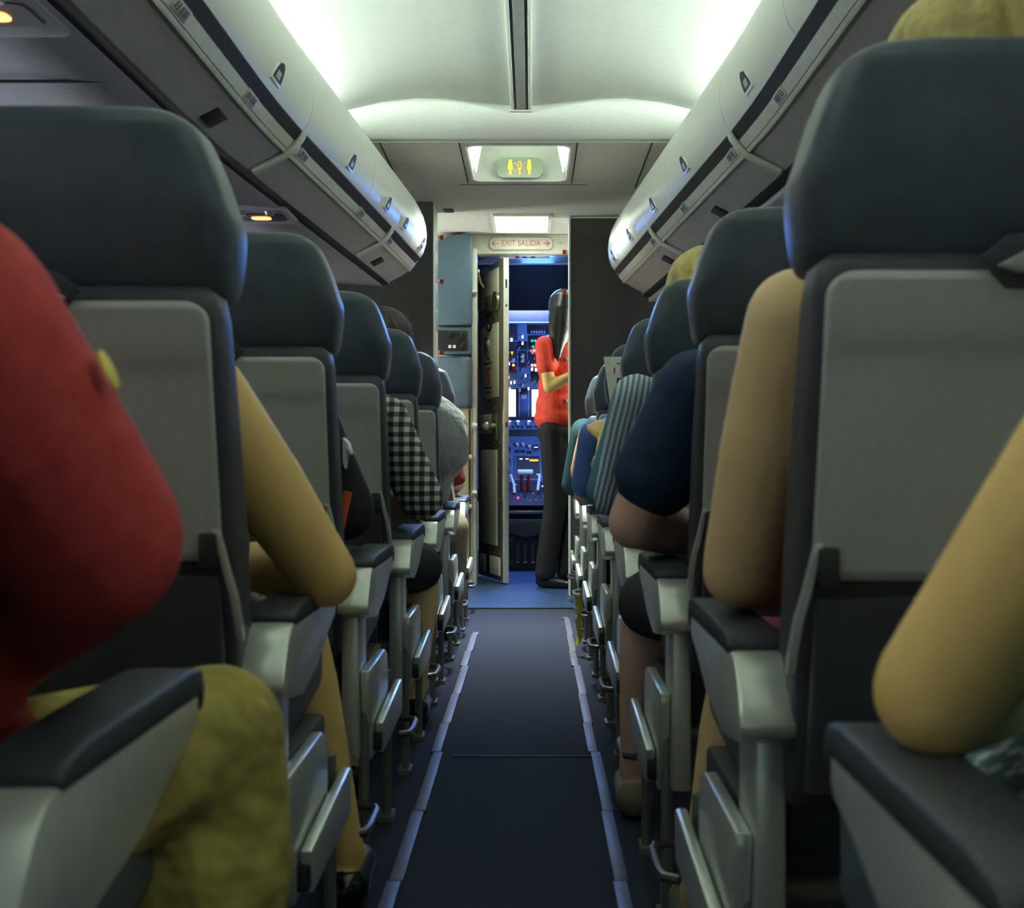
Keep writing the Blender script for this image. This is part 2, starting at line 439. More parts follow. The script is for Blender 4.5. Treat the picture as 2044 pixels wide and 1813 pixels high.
def cross(b):
    for s in (-1, 1):
        for q in (-1, 1):
            b.box((s * 0.018, q * 0.016, -0.001), (0.022, 0.007, 0.002), Matrix.Rotation(s * q * 0.75, 3, 'Z'))
on_sign(cross, E_pink, 'cross_pictogram')
def phone(b):
    b.box((-0.006, 0.012, -0.001), (0.003, 0.034, 0.002)); b.box((0.006, 0.012, -0.001), (0.003, 0.034, 0.002))
    b.box((0, 0.029, -0.001), (0.012, 0.003, 0.002)); b.box((0, -0.006, -0.001), (0.012, 0.006, 0.002)); b.box((0, -0.022, -0.001), (0.007, 0.026, 0.002))
on_sign(phone, E_yel, 'device_pictogram')
# square lamp by the cockpit
t = thing('square_ceiling_lamp', 'bright flat square ceiling lamp just before the exit sign', 'ceiling lamp', (-0.016, 7.375, ZC))
b = MB(); rr = rrect(0.33, 0.56, 0.02); rr2 = rrect(0.295, 0.50, 0.015)
b.loft([[(p[0], p[1], 0.002) for p in rr], [(p[0], p[1], -0.012) for p in rr], [(p[0], p[1], -0.012) for p in rr2], [(p[0], p[1], 0.0) for p in rr2]], cap=False)
b.build('lamp_frame', M_trim, t)
b = MB(); b.prism(rr2, 'z', -0.008, -0.002); b.build('lamp_diffuser', E_panel, t, smooth=False)
b = MB(); b.box((0, 0, -0.003), (0.055, 0.09, 0.006)); tag(b.build('ceiling_vent', M_black, loc=None, bevel=0.002), 'small black vent slot in the grey entry ceiling left of the square lamp', 'vent').location = (-0.405, 7.0, ZC)
# central channel of the dome
t = thing('ceiling_channel', 'long narrow grey channel strip down the middle of the domed ceiling', 'ceiling strip', (0, 0, 2.16))
b = MB(); b.prism([(-0.042, 0.012), (0.042, 0.012), (0.042, -0.012), (0.030, -0.016), (0.026, -0.006), (-0.026, -0.006), (-0.030, -0.016), (-0.042, -0.012)], 'y', -1.0, 5.205); b.build('channel_frame', M_ceil, t, bevel=0.002)
b = MB(); b.box((0, 2.08, -0.011), (0.036, 6.2, 0.008)); b.build('channel_cover', mat('channel grey', (0.30, 0.33, 0.28), 0.6), t, bevel=0.002)
for s in (-1, 1):
    b = MB(); b.box((s * 0.022, 2.08, -0.009), (0.006, 6.2, 0.008)); b.build('channel_groove', M_dark, t, smooth=False)
b = MB(); b.box((0, 5.195, -0.006), (0.088, 0.03, 0.024)); b.build('channel_end_cap', M_ceil, t, bevel=0.004)
# cove lamps behind the bins
for s, lab in ((-1, 'long fluorescent cove tube hidden above the left overhead bins'), (1, 'long fluorescent cove tube hidden above the right overhead bins')):
    t = thing('cove_lamp', lab, 'cove lamp', (0, 0, 0))
    pts = [(s * (0.955 - sh(y) * 0.8), y, 1.982) for y in [0.1 + 0.36 * i for i in range(14)] + [5.14]]
    b = MB(); b.tube(pts, 0.011, 8); b.build('lamp_tube', E_cove, t)
    b = MB()
    b.tube([(p[0] + s * 0.02, p[1], p[2] - 0.02) for p in pts], 0.012, 6); b.build('lamp_batten', M_wallside, t)

# unseen fill tubes added along the side walls to light the service panels
for s, lab in ((-1, 'slim unseen fill tube added along the left side wall'), (1, 'slim unseen fill tube added along the right side wall')):
    t = thing('sidewall_fill', lab, 'added fill light', (0, 0, 0))
    pts = [(s * (1.47 - sh(y)), y, 1.27) for y in [-1.5 + 0.4 * i for i in range(20)]]
    b = MB(); b.tube(pts, 0.012, 8); b.build('lamp_tube', E_side, t)
    b = MB(); b.tube([(p[0] + s * 0.016, p[1], p[2] - 0.016) for p in pts], 0.010, 6); b.build('lamp_batten', M_wallside, t)

# service panels and side walls
for s, nm in ((-1, 'left'), (1, 'right')):
    prf = [(0.79, 1.545), (1.0, 1.56), (1.22, 1.56), (1.30, 1.50), (1.42, 1.40), (1.56, 1.18), (1.63, 0.9), (1.62, 0.5), (1.5, 0.0)]
    ys = [-3.6, -1, 1, 3, 3.4, 3.8, 4.3, 4.8, 5.3, 5.8, 6.3, 6.8, 7.3, 7.8]
    yend = 5.95 if s < 0 else 6.4
    ysp = [y for y in ys if y < yend - 0.1] + [yend]
    for nm2, pr, yl, mm in (('', prf[3:], ys, M_wallside), ('_service_panel', prf[:4], ysp, M_psu)):
        b = MB(); b.loft([[(s * (x - sh(y)), y, z) for x, z in pr] for y in yl], closed=False)
        o = b.build('wall_' + nm + nm2, mm); struct(o)
        sm = o.modifiers.new('thick', 'SOLIDIFY'); sm.thickness = 0.02; sm.offset = -1 if s > 0 else 1
    ysb = ysp
    b = MB(); b.loft([[(s * (x - sh(y)), y, z) for x, z in ((0.755, 1.553), (0.755, 1.575), (0.80, 1.575), (0.80, 1.549))] for y in ysb])
    struct(b.build('trim_' + nm, M_dark, smooth=False))
    for yy in (2.05, 2.72, 3.5, 4.28, 5.06):
        b = MB(); b.box((s * (1.0 - sh(yy)), yy, 1.552), (0.40, 0.006, 0.006)); struct(b.build('trim_' + nm + '_seam', M_dark, smooth=False))
for (x, y, lab) in ((-0.90, 2.27, 'dark overhead service unit with an orange glowing light, nearest on the left'),
                    (-0.83, 4.2, 'overhead service unit with an orange glowing sign above the second left seat')):
    t = thing('passenger_service_unit', lab, 'service unit', (x, y, 1.548), group='overhead service units')
    b = MB(); b.prism(rrect(0.20, 0.26, 0.03), 'z', -0.008, 0.01); b.build('unit_plate', M_psu, t, bevel=0.003)
    b = MB(); b.prism(rrect(0.15, 0.12, 0.02), 'z', -0.011, -0.006); b.build('sign_window', M_black, t)
    b = MB(); b.prism(rrect(0.062, 0.05, 0.018), 'z', -0.014, -0.009); b.build('lit_sign', E_org, t)
    b = MB(); b.cone((0.045, -0.09, -0.02), (0.045, -0.09, -0.004), 0.012, 0.02); b.build('reading_light', M_metal, t)
    b = MB(); b.cone((-0.045, -0.09, -0.02), (-0.045, -0.09, -0.004), 0.012, 0.02); b.build('air_nozzle', M_metal, t)

# ------------------------------------------------------------------ overhead bins
BODY = [(0.765, 1.552), (0.70, 1.585), (0.648, 1.616), (0.628, 1.640), (0.616, 1.654), (0.632, 1.668), (0.66, 1.70), (0.66, 1.85), (0.70, 1.96), (0.76, 1.985), (0.90, 1.98), (0.90, 1.60)]
DOOR = [(0.606, 1.668), (0.590, 1.690), (0.578, 1.73), (0.574, 1.77), (0.578, 1.81), (0.590, 1.855), (0.612, 1.90), (0.645, 1.945), (0.69, 1.98),
        (0.70, 1.968), (0.66, 1.935), (0.63, 1.89), (0.608, 1.85), (0.598, 1.81), (0.594, 1.77), (0.598, 1.73), (0.608, 1.70), (0.622, 1.674)]
def fair(x, z, y, yend):
    L = 0.34
    if yend is None or y < yend - L: return x - sh(y), z
    t = min(1.0, (y - (yend - L)) / L)
    k = 1 - math.sqrt(max(0.0, 1 - (0.985 * t) ** 2.4))
    cx, cz = 0.80, 1.72
    return x + (cx - x) * k - sh(y), z + (cz - z) * k * 0.75
def ysplit(y0, y1, yend=None):
    n = max(2, int((y1 - y0) / 0.12)); ys = [y0 + (y1 - y0) * i / n for i in range(n + 1)]
    if yend is not None and y1 >= yend - 1e-3:
        ys += [yend - 0.34 * (1 - f) for f in (0.3, 0.5, 0.65, 0.78, 0.88, 0.94, 0.975)]
    return sorted(set(round(v, 4) for v in ys))
def make_bin(s, y0, y1, doors, handles, vents, plac, yend, label, joint):
    t = thing('overhead_bin', label, 'overhead bin', (0, (y0 + y1) / 2, 0), group='overhead bins on the left' if s < 0 else 'overhead bins on the right')
    oy = (y0 + y1) / 2
    def P(x, z, y):
        a, c = fair(x, z, y, yend); return (s * a, y - oy, c)
    b = MB(); b.loft([[P(x, z, y) for x, z in BODY] for y in ysplit(y0 + 0.003, y1 - 0.003 if yend is None else y1, yend)])
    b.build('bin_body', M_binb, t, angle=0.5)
    ch = [(0.629, 1.637), (0.604, 1.662), (0.612, 1.676), (0.64, 1.676), (0.65, 1.66)]
    b = MB(); b.loft([[P(x, z, y) for x, z in ch] for y in ysplit(y0 + 0.01, y1 - 0.01 if yend is None else y1 - 0.03, yend)])
    b.build('latch_channel', M_dark, t)
    rl = [(0.655, 1.606), (0.650, 1.609), (0.646, 1.614), (0.652, 1.618)]
    yr = ysplit(y0 + 0.02, (y1 - 0.02) if yend is None else y1 - 0.12, None)
    b = MB(); b.loft([[P(x - 0.002, z - 0.003, y) for x, z in rl] for y in yr]); b.build('trim_rail', M_trim, t)
    st = [(0.645, 1.615), (0.632, 1.631), (0.627, 1.638), (0.632, 1.641), (0.65, 1.622)]
    b = MB(); b.loft([[P(x - 0.002, z - 0.001, y) for x, z in st] for y in yr]); b.build('edge_strip', mat('bin edge strip', (0.52, 0.54, 0.47), 0.5), t)
    for d0, d1 in doors:
        e = yend if (yend is not None and d1 >= yend - 1e-3) else None
        b = MB(); b.loft([[P(x, z, y) for x, z in DOOR] for y in ysplit(d0 + 0.002, d1 - 0.002 if e is None else d1, e)])
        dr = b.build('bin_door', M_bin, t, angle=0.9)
        for hy in handles:
            if d0 < hy < d1:
                a, c = fair(0.584, 1.712, hy, yend)
                M = Matrix.Translation((s * a, hy - oy, c)) @ Matrix.Rotation(-s * 0.42, 4, 'Y')
                b = MB(); pts = [(0.042 * math.cos(q), 0.042 * math.sin(q) * 1.05) for q in [PI * k / 10 for k in range(11)]]
                pts2 = [(p[0], p[1] - 0.018) for p in pts]
                b.prism([(p[0] * 1.22, p[1] * 1.2 - 0.006) for p in pts2], 'x', -0.006, 0.006); b.each(lambda v: M @ Vector((v.x, v.y, v.z)))
                hd = b.build('door_handle', M_bin, t, bevel=0.003)
                b = MB(); b.prism(pts2, 'x', -0.0075, 0.0075); b.each(lambda v: M @ Vector((v.x, v.y, v.z))); b.build('handle_recess', M_dark, hd)
                b = MB(); b.prism([(-0.030, -0.016), (0.012, -0.016), (0.012, 0.004), (-0.026, 0.004)], 'x', -0.009, 0.009); b.each(lambda v: M @ Vector((v.x, v.y, v.z))); b.build('latch_lever', mat('lever grey', (0.35, 0.36, 0.31), 0.4), hd, bevel=0.002)
    for vy in vents:
        b = MB(); b.box((0, 0, 0), (0.05, 0.09, 0.008)); M = Matrix.Translation((s * (0.715 - sh(vy)), vy - oy, 1.575)) @ Matrix.Rotation(s * 0.47, 4, 'Y')
        b.each(lambda v: M @ v); b.build('speaker_vent', M_black, t, bevel=0.002)
    for py_ in plac:
        M = Matrix.Translation((s * (0.633 - sh(py_)), py_ - oy, 1.6285)) @ Matrix.Rotation(s * 0.87, 4, 'Y')
        b = MB(); b.box((0, 0, 0), (0.026, 0.10, 0.008)); b.each(lambda v: M @ v); pl = b.build('row_placard', mat('placard grey', (0.42, 0.44, 0.39), 0.5), t, bevel=0.001)
        for k, (dy, ln) in enumerate(((-0.034, 0.010), (-0.018, 0.006), (0.006, 0.018), (0.03, 0.020))):
            b = MB(); b.box((0.0, dy, -0.0045), (0.016, ln, 0.002)); b.each(lambda v: M @ v); b.build('placard_mark', mat('placard print', (0.16, 0.16, 0.15), 0.6), pl, smooth=False)
    if joint:
        b = MB(); pp = [(0.606, 1.664), (0.612, 1.648), (0.628, 1.626), (0.65, 1.604), (0.70, 1.578), (0.745, 1.556)]
        b.tube([(s * (x - sh(y1) - 0.002), y1 - oy, z) for x, z in pp], 0.020, 10, 0.5); b.build('joint_cover', M_trim, t)
L_ = 'cream overhead bin on the left, '
R_ = 'cream overhead bin on the right, '
make_bin(-1, 0.6, 2.1, [(0.6, 2.1)], [1.7], [], [], None, L_ + 'the one directly above the camera', True)
make_bin(-1, 2.1, 3.6, [(2.1, 3.6)], [2.35, 3.2], [3.1], [3.12, 2.5], None, L_ + 'nearest visible, with a dark square vent beneath', True)
make_bin(-1, 3.6, 5.1, [(3.6, 4.55), (4.55, 5.1)], [4.17, 4.86], [], [3.72, 4.6], None, L_ + 'middle one, just past the first cream joint strip', True)
make_bin(-1, 5.1, 6.15, [(5.1, 5.5), (5.5, 6.15)], [5.28, 5.76], [5.4], [5.2], 6.15, L_ + 'farthest, with the rounded nose end', False)
make_bin(1, 0.6, 2.1, [(0.6, 2.1)], [1.7], [], [], None, R_ + 'the one directly above the camera', True)
make_bin(1, 2.1, 3.6, [(2.1, 2.78), (2.78, 3.6)], [2.4, 3.27], [], [3.1], None, R_ + 'nearest visible, above the blonde passenger', True)
make_bin(1, 3.6, 5.1, [(3.6, 4.55), (4.55, 5.1)], [4.2, 4.87], [4.3], [3.72, 4.5], None, R_ + 'middle one, just past the first cream joint strip', True)
make_bin(1, 5.1, 6.55, [(5.1, 5.85), (5.85, 6.55)], [5.53, 6.1], [5.35], [5.2], 6.55, R_ + 'farthest, with the rounded nose end by the dark bulkhead', False)

# ------------------------------------------------------------------ bulkheads and entry
b = MB(); b.box((-1.05, 6.79, 1.045), (1.16, 0.06, 2.09)); struct(b.build('wall_bulkhead_left', M_bulk, bevel=0.004))
b = MB(); b.box((-0.478, 6.93, 1.045), (0.02, 0.30, 2.086)); side = struct(b.build('wall_bulkhead_left_side', M_trim, bevel=0.003))
for z0, z1, y_ in ((1.86, 1.92, 6.99), (1.70, 1.80, 7.0), (1.56, 1.66, 7.01), (1.44, 1.54, 7.0)):
    b = MB(); b.box((-0.4675, y_, (z0 + z1) / 2), (0.003, 0.10, z1 - z0)); b.build('placard', mat('placard blue', (0.33, 0.40, 0.42), 0.5), side, bevel=0.001)
def red_latch(x, y, z, side, lab):
    t = thing('turn_latch', lab, 'latch', (x, y, z), group='red turn latches')
    b = MB(); b.cyl((0, 0, 0), (side * 0.012, 0, 0), 0.012); b.build('latch_base', M_steel, t)
    b = MB(); b.box((side * 0.022, 0, 0), (0.022, 0.03, 0.024)); b.build('latch_knob', M_red, t, bevel=0.004)
for z, lab in ((1.955, 'top red turn latch on the cream left bulkhead side'), (1.716, 'middle red turn latch on the cream left bulkhead side'), (1.33, 'bottom red turn latch on the cream left bulkhead side')):
    red_latch(-0.468, 7.08, z, 1, lab)
b = MB(); b.box((0.85, 7.21, 1.045), (1.2, 0.05, 2.09)); struct(b.build('wall_bulkhead_right', M_bulk, bevel=0.004))
b = MB(); b.box((0.251, 7.20, 1.045), (0.012, 0.08, 2.088)); edge = struct(b.build('trim_bulkhead_right', M_trim, bevel=0.003))
b = MB(); b.box((0.70, 7.183, 2.084), (0.9, 0.006, 0.008)); struct(b.build('trim_6', M_trim, smooth=False))
for py_, lab in ((503, 'top red turn latch on the edge of the right bulkhead'), (583, 'second red turn latch on the edge of the right bulkhead, over the dark hair'), (718, 'third red turn latch on the edge of the right bulkhead, by the red blouse'), (802, 'lowest red turn latch on the edge of the right bulkhead')):
    red_latch(0.246, 7.235, W(1130, py_, 7.23).z, -1, lab)
# forward lavatory wall carrying the attendant station
YW = 7.75
b = MB(); b.box((-1.0, YW + 0.06, 1.045), (1.376, 0.08, 2.09)); struct(b.build('wall_front', M_trim, bevel=0.003))
b = MB(); b.box((1.20, YW + 0.06, 1.045), (1.1, 0.08, 2.09)); struct(b.build('wall_front_right', M_trim, bevel=0.003))
# header over the cockpit door
t = thing('exit_sign_header', 'cream header beam over the cockpit doorway carrying the exit sign', 'header beam', (0, YW, 0))
b = MB(); b.box((-0.01, 0.06, 2.03), (0.62, 0.12, 0.118)); hb = b.build('header_beam', M_sign, t, bevel=0.006)
b = MB(); cxs = W(1040, 486, YW - 0.01)
b.prism([(cxs.x + p[0], cxs.z + p[1]) for p in rrect(0.372, 0.072, 0.026)], 'y', -0.012, 0.002)
es = b.build('exit_sign', M_sign, t, bevel=0.003)
b = MB(); b.prism([(cxs.x + p[0], cxs.z + p[1]) for p in rrect(0.382, 0.080, 0.029)], 'y', -0.008, 0.001); b.build('sign_rim', mat('sign rim', (0.25, 0.25, 0.19), 0.5), es, smooth=False)
text('sign_lettering', 'EXIT SALIDA', 0.052, M_printr, es, (cxs.x, -0.0135, cxs.z), (PI / 2, 0, 0), sx=0.80)
for s in (-1, 1):
    b = MB(); xa = cxs.x + s * 0.15
    b.box((xa, -0.0135, cxs.z), (0.036, 0.002, 0.005))
    for q in (-1, 1): b.box((xa + s * 0.012, -0.0135, cxs.z + q * 0.008), (0.024, 0.002, 0.005), Matrix.Rotation(s * q * 0.75, 3, 'Y'))
    b.build('sign_arrow', M_printr, es, smooth=False)
b = MB(); p = W(1121, 486, YW); b.cyl((p.x, -0.004, p.z), (p.x, 0.002, p.z), 0.006); b.build('indicator_lamp', mat('olive lens', (0.3, 0.32, 0.12), 0.3), t)
# lintel strip with red, white and blue marks
t2 = thing('lintel_strip', 'thin white lintel strip with red and blue marks under the exit sign', 'lintel strip', (0.0, YW + 0.10, 1.965))
b = MB(); b.box((0.0, 0, 0), (0.30, 0.02, 0.012)); b.build('strip_bar', M_white, t2, bevel=0.002)
for x, m in ((-0.045, M_red), (0.0, mat('blue mark', (0.02, 0.03, 0.25), 0.5)), (0.05, M_red)):
    b = MB(); b.box((x, -0.011, 0), (0.025, 0.003, 0.010)); b.build('strip_mark', m, t2, smooth=False)
# door frame: left post, soffit
b = MB(); b.box((-0.299, 7.80, 1.0), (0.030, 0.16, 2.0)); struct(b.build('trim_door_left', M_doore, bevel=0.004))
b = MB(); b.box((-0.325, 8.1, 1.0), (0.03, 0.44, 2.0)); struct(b.build('trim_door_reveal', M_black, bevel=0.003))
b = MB(); b.box((0.0, 8.12, 2.03), (0.66, 0.40, 0.06)); struct(b.build('trim_door_soffit', mat('soffit grey', (0.30, 0.31, 0.30), 0.6), smooth=False))
b = MB(); b.box((0.31, 8.0, 1.0), (0.03, 0.5, 2.0)); struct(b.build('trim_door_right', M_bulk, smooth=False))
for z in (1.74, 0.95, 0.55):
    p = W(945, 0, 7.715)
    t3 = thing('hinge_fitting', 'small white hinge fitting on the pale door post at %s' % {1.74: 'the top', 0.95: 'middle height', 0.55: 'the bottom'}[z], 'hinge', (-0.295, 7.715, z), group='door post hinges')
    b = MB(); b.cyl((-0.014, -0.012, 0), (0.014, -0.012, 0), 0.012); b.build('hinge_barrel', M_white, t3)
    b = MB(); b.box((0, 0.0, 0), (0.022, 0.02, 0.04)); b.build('hinge_leaf', M_doore, t3, bevel=0.003)
# attendant station
t = thing('attendant_station', 'blue grey crew station panel with intercom controls beside the cockpit door', 'crew panel', (-0.43, YW, 0))
def S(px, py, Y=7.70): v = W(px, py, Y); return v - Vector((-0.43, YW, 0))
a0, a1 = S(862, 650), S(943, 468)
b = MB(); P = [(a0.x, a0.z), (a1.x, a0.z), (a1.x, a1.z - 0.01), (a1.x - 0.03, a1.z), (a1.x - 0.10, a1.z - 0.005), (a1.x - 0.17, a1.z - 0.03), (a0.x, a1.z - 0.055)]
b.prism(P, 'y', -0.09, 0.02); b.build('upper_cover', M_blue, t, bevel=0.012, seg=3)
a0, a1 = S(862, 708), S(941, 655)
b = MB(); b.box(((a0.x + a1.x) / 2, -0.03, (a0.z + a1.z) / 2), (a1.x - a0.x, 0.10, a1.z - a0.z)); cp = b.build('control_panel', M_blue, t, bevel=0.008)
b = MB(); b.box(((a0.x + a1.x) / 2 - 0.006, -0.082, (a0.z + a1.z) / 2), (a1.x - a0.x - 0.03, 0.006, a1.z - a0.z - 0.035)); b.build('control_face', M_black, cp, bevel=0.004)
for px, py in ((902, 670), (925, 671), (925, 693)):
    q = S(px, py); b = MB(); b.cyl((q.x, -0.085, q.z), (q.x, -0.115, q.z), 0.017, 14); b.box((q.x - 0.006, -0.118, q.z), (0.012, 0.014, 0.034), Matrix.Rotation(0.7, 3, 'Y')); b.build('control_knob', M_black, cp, bevel=0.002)
for px in (899, 908):
    q = S(px, 693); b = MB(); b.box((q.x, -0.087, q.z), (0.018, 0.006, 0.018)); b.build('lit_button', M_white, cp, bevel=0.001)
a0, a1 = S(878, 815), S(943, 712)
t = thing('jump_seat_headrest', 'blue grey leather jump seat headrest below the crew controls', 'headrest', (-0.43, YW, 0))
b = MB(); b.box(((a0.x + a1.x) / 2 - 0.02, -0.05, (a0.z + a1.z) / 2), (a1.x - a0.x + 0.04, 0.09, a1.z - a0.z)); b.each(lambda v: (v.x, v.y - 0.02 * math.sin(max(0, min(1, (v.z - a0.z) / (a1.z - a0.z))) * PI), v.z)); b.build('cushion', M_jump, t, bevel=0.03, seg=4)
b = MB(); b.box(((a0.x + a1.x) / 2 - 0.03, 0.01, a0.z - 0.06), (0.14, 0.03, 0.20)); b.build('mount_plate', M_black, t, bevel=0.004)
# beige cabinet doors below
t = thing('beige_cabinet', 'beige galley cabinet with tubular hinge bars left of the cockpit door', 'cabinet', (-0.43, YW, 0))
a0, a1 = S(880, 1170), S(944, 815)
b = MB(); b.box(((a0.x + a1.x) / 2, 0.0, (a0.z + a1.z) / 2 + 0.01), (a1.x - a0.x, 0.06, a1.z - a0.z - 0.02)); b.build('cabinet_body', M_beige, t, bevel=0.003)
xs = S(937, 900).x
for z0, z1 in ((S(0, 1165).z, S(0, 1062).z), (S(0, 1058).z, S(0, 915).z), (S(0, 911).z, S(0, 818).z)):
    b = MB(); b.box((xs - 0.085, -0.036, (z0 + z1) / 2), (0.16, 0.014, z1 - z0 - 0.008)); cd = b.build('cabinet_door', M_beige, t, bevel=0.004)
    if z0 < 0.1: b = MB(); b.box((xs - 0.03, -0.045, z1 - 0.1), (0.03, 0.006, 0.05)); b.build('door_recess', M_dark, cd)
b = MB(); b.box((xs + 0.003, -0.033, 0.55), (0.005, 0.01, 1.0)); b.build('seam_strip', M_dark, t, smooth=False)
for py_ in (913, 1012, 1164):
    q = S(938, py_); b = MB(); b.cyl((q.x - 0.09, -0.062, q.z), (q.x - 0.012, -0.062, q.z), 0.013); b.cyl((q.x - 0.006, -0.062, q.z), (q.x + 0.012, -0.062, q.z), 0.015); b.build('hinge_bar', M_beige2, t)

# ------------------------------------------------------------------ cockpit door
HX, HY = -0.30, 8.30
ang = math.atan2(-0.952, 0.305); DW = 0.567
door = thing('cockpit_door', 'cream cockpit door with olive metal frame standing open into the cabin', 'door', (HX, HY, 0.006), ang)
b = MB(); b.box((DW / 2, 0.016, 0.975), (DW, 0.030, 1.93)); b.build('door_slab', M_doorf, door, bevel=0.003)
b = MB(); b.box((DW + 0.002, 0.016, 0.975), (0.010, 0.034, 1.94)); de = b.build('door_edge', M_doore, door, bevel=0.003)
for z, h_ in ((1.79, 0.05), (1.66, 0.012), (0.95, 0.03)):
    b = MB(); b.box((DW + 0.008, 0.016, z), (0.004, 0.010, h_)); b.build('edge_latch', M_black, de, smooth=False)
for z0, z1, x0, x1 in ((1.68, 1.90, 0.03, 0.47), (1.12, 1.57, 0.10, 0.47), (0.90, 1.02, 0.06, 0.35), (0.22, 0.80, 0.09, 0.44), (0.04, 0.15, 0.06, 0.50)):
    b = MB(); b.box(((x0 + x1) / 2, -0.003, (z0 + z1) / 2), (x1 - x0, 0.010, z1 - z0)); b.build('door_panel', M_doorp, door, bevel=0.003)
for z in (1.62, 1.07, 0.85, 0.18):
    for x in (0.03, 0.12, 0.25, 0.38, 0.50):
        b = MB(); b.ball((x, -0.002, z + 0.012 * ((x * 100) % 2 - 0.5)), (0.006, 0.004, 0.006), 8); b.build('rivet', M_steel, door)
for z in (0.3, 0.5, 0.7):
    for x in (0.06, 0.49):
        b = MB(); b.ball((x, -0.002, z), (0.006, 0.004, 0.006), 8); b.build('rivet', M_steel, door)
def ringmesh(b, c, ro, ri, y0, y1, n=28):
    rings = [[(c[0] + r * math.cos(2 * PI * k / n), y, c[1] + r * math.sin(2 * PI * k / n)) for k in range(n)] for r, y in ((ro, y1), (ro, y0), (ri, y0), (ri, y1))]
    b.loft(rings, cap=False)
    return b
b = MB(); ringmesh(b, (0.30, 1.59), 0.062, 0.05, -0.018, -0.004); b.build('peephole_ring', M_black, door)
b = MB(); b.cyl((0.255, -0.004, 1.45), (0.255, -0.02, 1.45), 0.052, 24); b.ball((0.27, -0.02, 1.45), (0.03, 0.012, 0.03)); b.build('round_latch', M_steel, door)
b = MB(); b.cyl((0.44, -0.004, 1.70), (0.44, -0.02, 1.70), 0.06, 24); b.build('upper_latch', M_steel, door)
b = MB(); b.box((0.27, -0.006, 1.70), (0.14, 0.01, 0.10)); b.build('latch_plate', M_doorf, door, bevel=0.002)
b = MB(); b.cyl((0.43, -0.004, 0.945), (0.43, -0.06, 0.945), 0.018); b.ball((0.43, -0.065, 0.945), 0.032); b.build('door_knob', M_steel, door)
b = MB(); b.box((0.40, -0.006, 0.94), (0.10, 0.012, 0.16)); b.build('knob_plate', M_doorf, door, bevel=0.003)
b = MB(); ringmesh(b, (0.265, 1.25), 0.052, 0.042, -0.011, -0.006); b.box((0.265, -0.009, 1.25), (0.008, 0.003, 0.09), Matrix.Rotation(-0.7, 3, 'Y')); ns = b.build('no_smoking_sign', M_printr, door, smooth=False)
b = MB(); b.box((0.265, -0.0085, 1.25), (0.012, 0.002, 0.06), Matrix.Rotation(0.12, 3, 'Y')); b.build('cigarette_mark', M_print, ns, smooth=False)
for tx, z, sz in (('Flight', 1.366, 0.030), ('Reserved crew', 1.335, 0.030), ('area only', 1.303, 0.030), ('No Smoking', 1.185, 0.030), ('No Fumar', 1.155, 0.030)):
    text('door_lettering', tx, sz, M_print, door, (0.265, -0.009, z), (PI / 2, 0, 0), sx=0.95)
b = MB(); b.box((0.26, -0.004, 0.11), (0.07, 0.012, 0.14)); b.build('kick_latch', M_black, door, bevel=0.003)
# closer hardware at the top
t = thing('door_closer', 'bright metal door closer arm above the cockpit door hinge', 'door closer', (-0.285, 7.93, 1.83))
b = MB(); b.tube([(0, 0, 0.05), (0.012, 0.02, 0.0), (0.03, 0.04, -0.03)], 0.010); b.build('closer_arm', M_steel, t)
b = MB(); b.box((0, 0, 0.06), (0.02, 0.03, 0.03)); b.build('closer_mount', M_steel, t, bevel=0.003)

# ------------------------------------------------------------------ cockpit
def plane(Y0, z0, Y1, z1):
    """sloped panel between two heights: returns a function from picture position to a point on the panel"""
    def f(px, py):
        lo, hi = -0.3, 1.3
        g = lambda q: VPY - ((z0 + (z1 - z0) * q) - CAMZ) * F_PX / (Y0 + (Y1 - Y0) * q)
        for _ in range(40):
            m_ = (lo + hi) / 2
            if g(m_) < py: lo = m_
            else: hi = m_
        q = (lo + hi) / 2; Y = Y0 + (Y1 - Y0) * q
        return Vector(((px - VPX) / F_PX * Y + CAMX, Y, z0 + (z1 - z0) * q))
    d = Vector((0, Y1 - Y0, z1 - z0)).normalized(); n = Vector((0, -d.z, d.y))
    if n.y > 0: n = -n
    f.n = n; return f
def plate(f, x0, y0, x1, y1, th, m, name, parent, lift=0.0, bevel=0.0):
    pts = [f(x0, y0), f(x1, y0), f(x1, y1), f(x0, y1)]
    b = MB(); b.loft([[p + f.n * (lift - 0.004) for p in pts], [p + f.n * (lift + th) for p in pts]])
    return b.build(name, m, parent, bevel=bevel, smooth=bool(bevel))
def knob(f, px, py, r, h_, m, name, parent):
    p = f(px, py); b = MB(); b.cyl(p, p + f.n * h_, r, 10); return b.build(name, m, parent)
b = MB(); b.box((0, 10.6, 1.4), (2.4, 0.05, 2.0)); struct(b.build('wall_cockpit_front', M_cockd, smooth=False))
for s in (-1, 1):
    b = MB(); b.box((s * 1.1, 9.3, 1.1), (0.05, 2.6, 2.2)); struct(b.build('wall_cockpit_' + ('left' if s < 0 else 'right'), M_cockd, smooth=False))
b = MB(); b.box((0, 9.4, 2.17), (2.2, 2.5, 0.04)); struct(b.build('ceiling_cockpit', M_cockd, smooth=False))
b = MB(); b.box((0, 8.64, 1.885), (0.75, 0.03, 0.30)); struct(b.build('trim_cockpit_blind', mat('blind navy', (0.016, 0.013, 0.014), 0.9), smooth=False))
b = MB(); b.box((0, 8.61, 2.04), (0.75, 0.03, 0.016)); struct(b.build('trim_cockpit_rail', M_psu, smooth=False))
OV = plane(9.0, 1.687, 9.8, 1.298)
t = thing('overhead_console', 'blue lit cockpit overhead panel crowded with switches and indicators', 'instrument panel', (0, 9.0, 1.5))
ti = Matrix.Translation((0, -9.0, -1.5))
def fit(o):
    o.data.transform(ti); return o
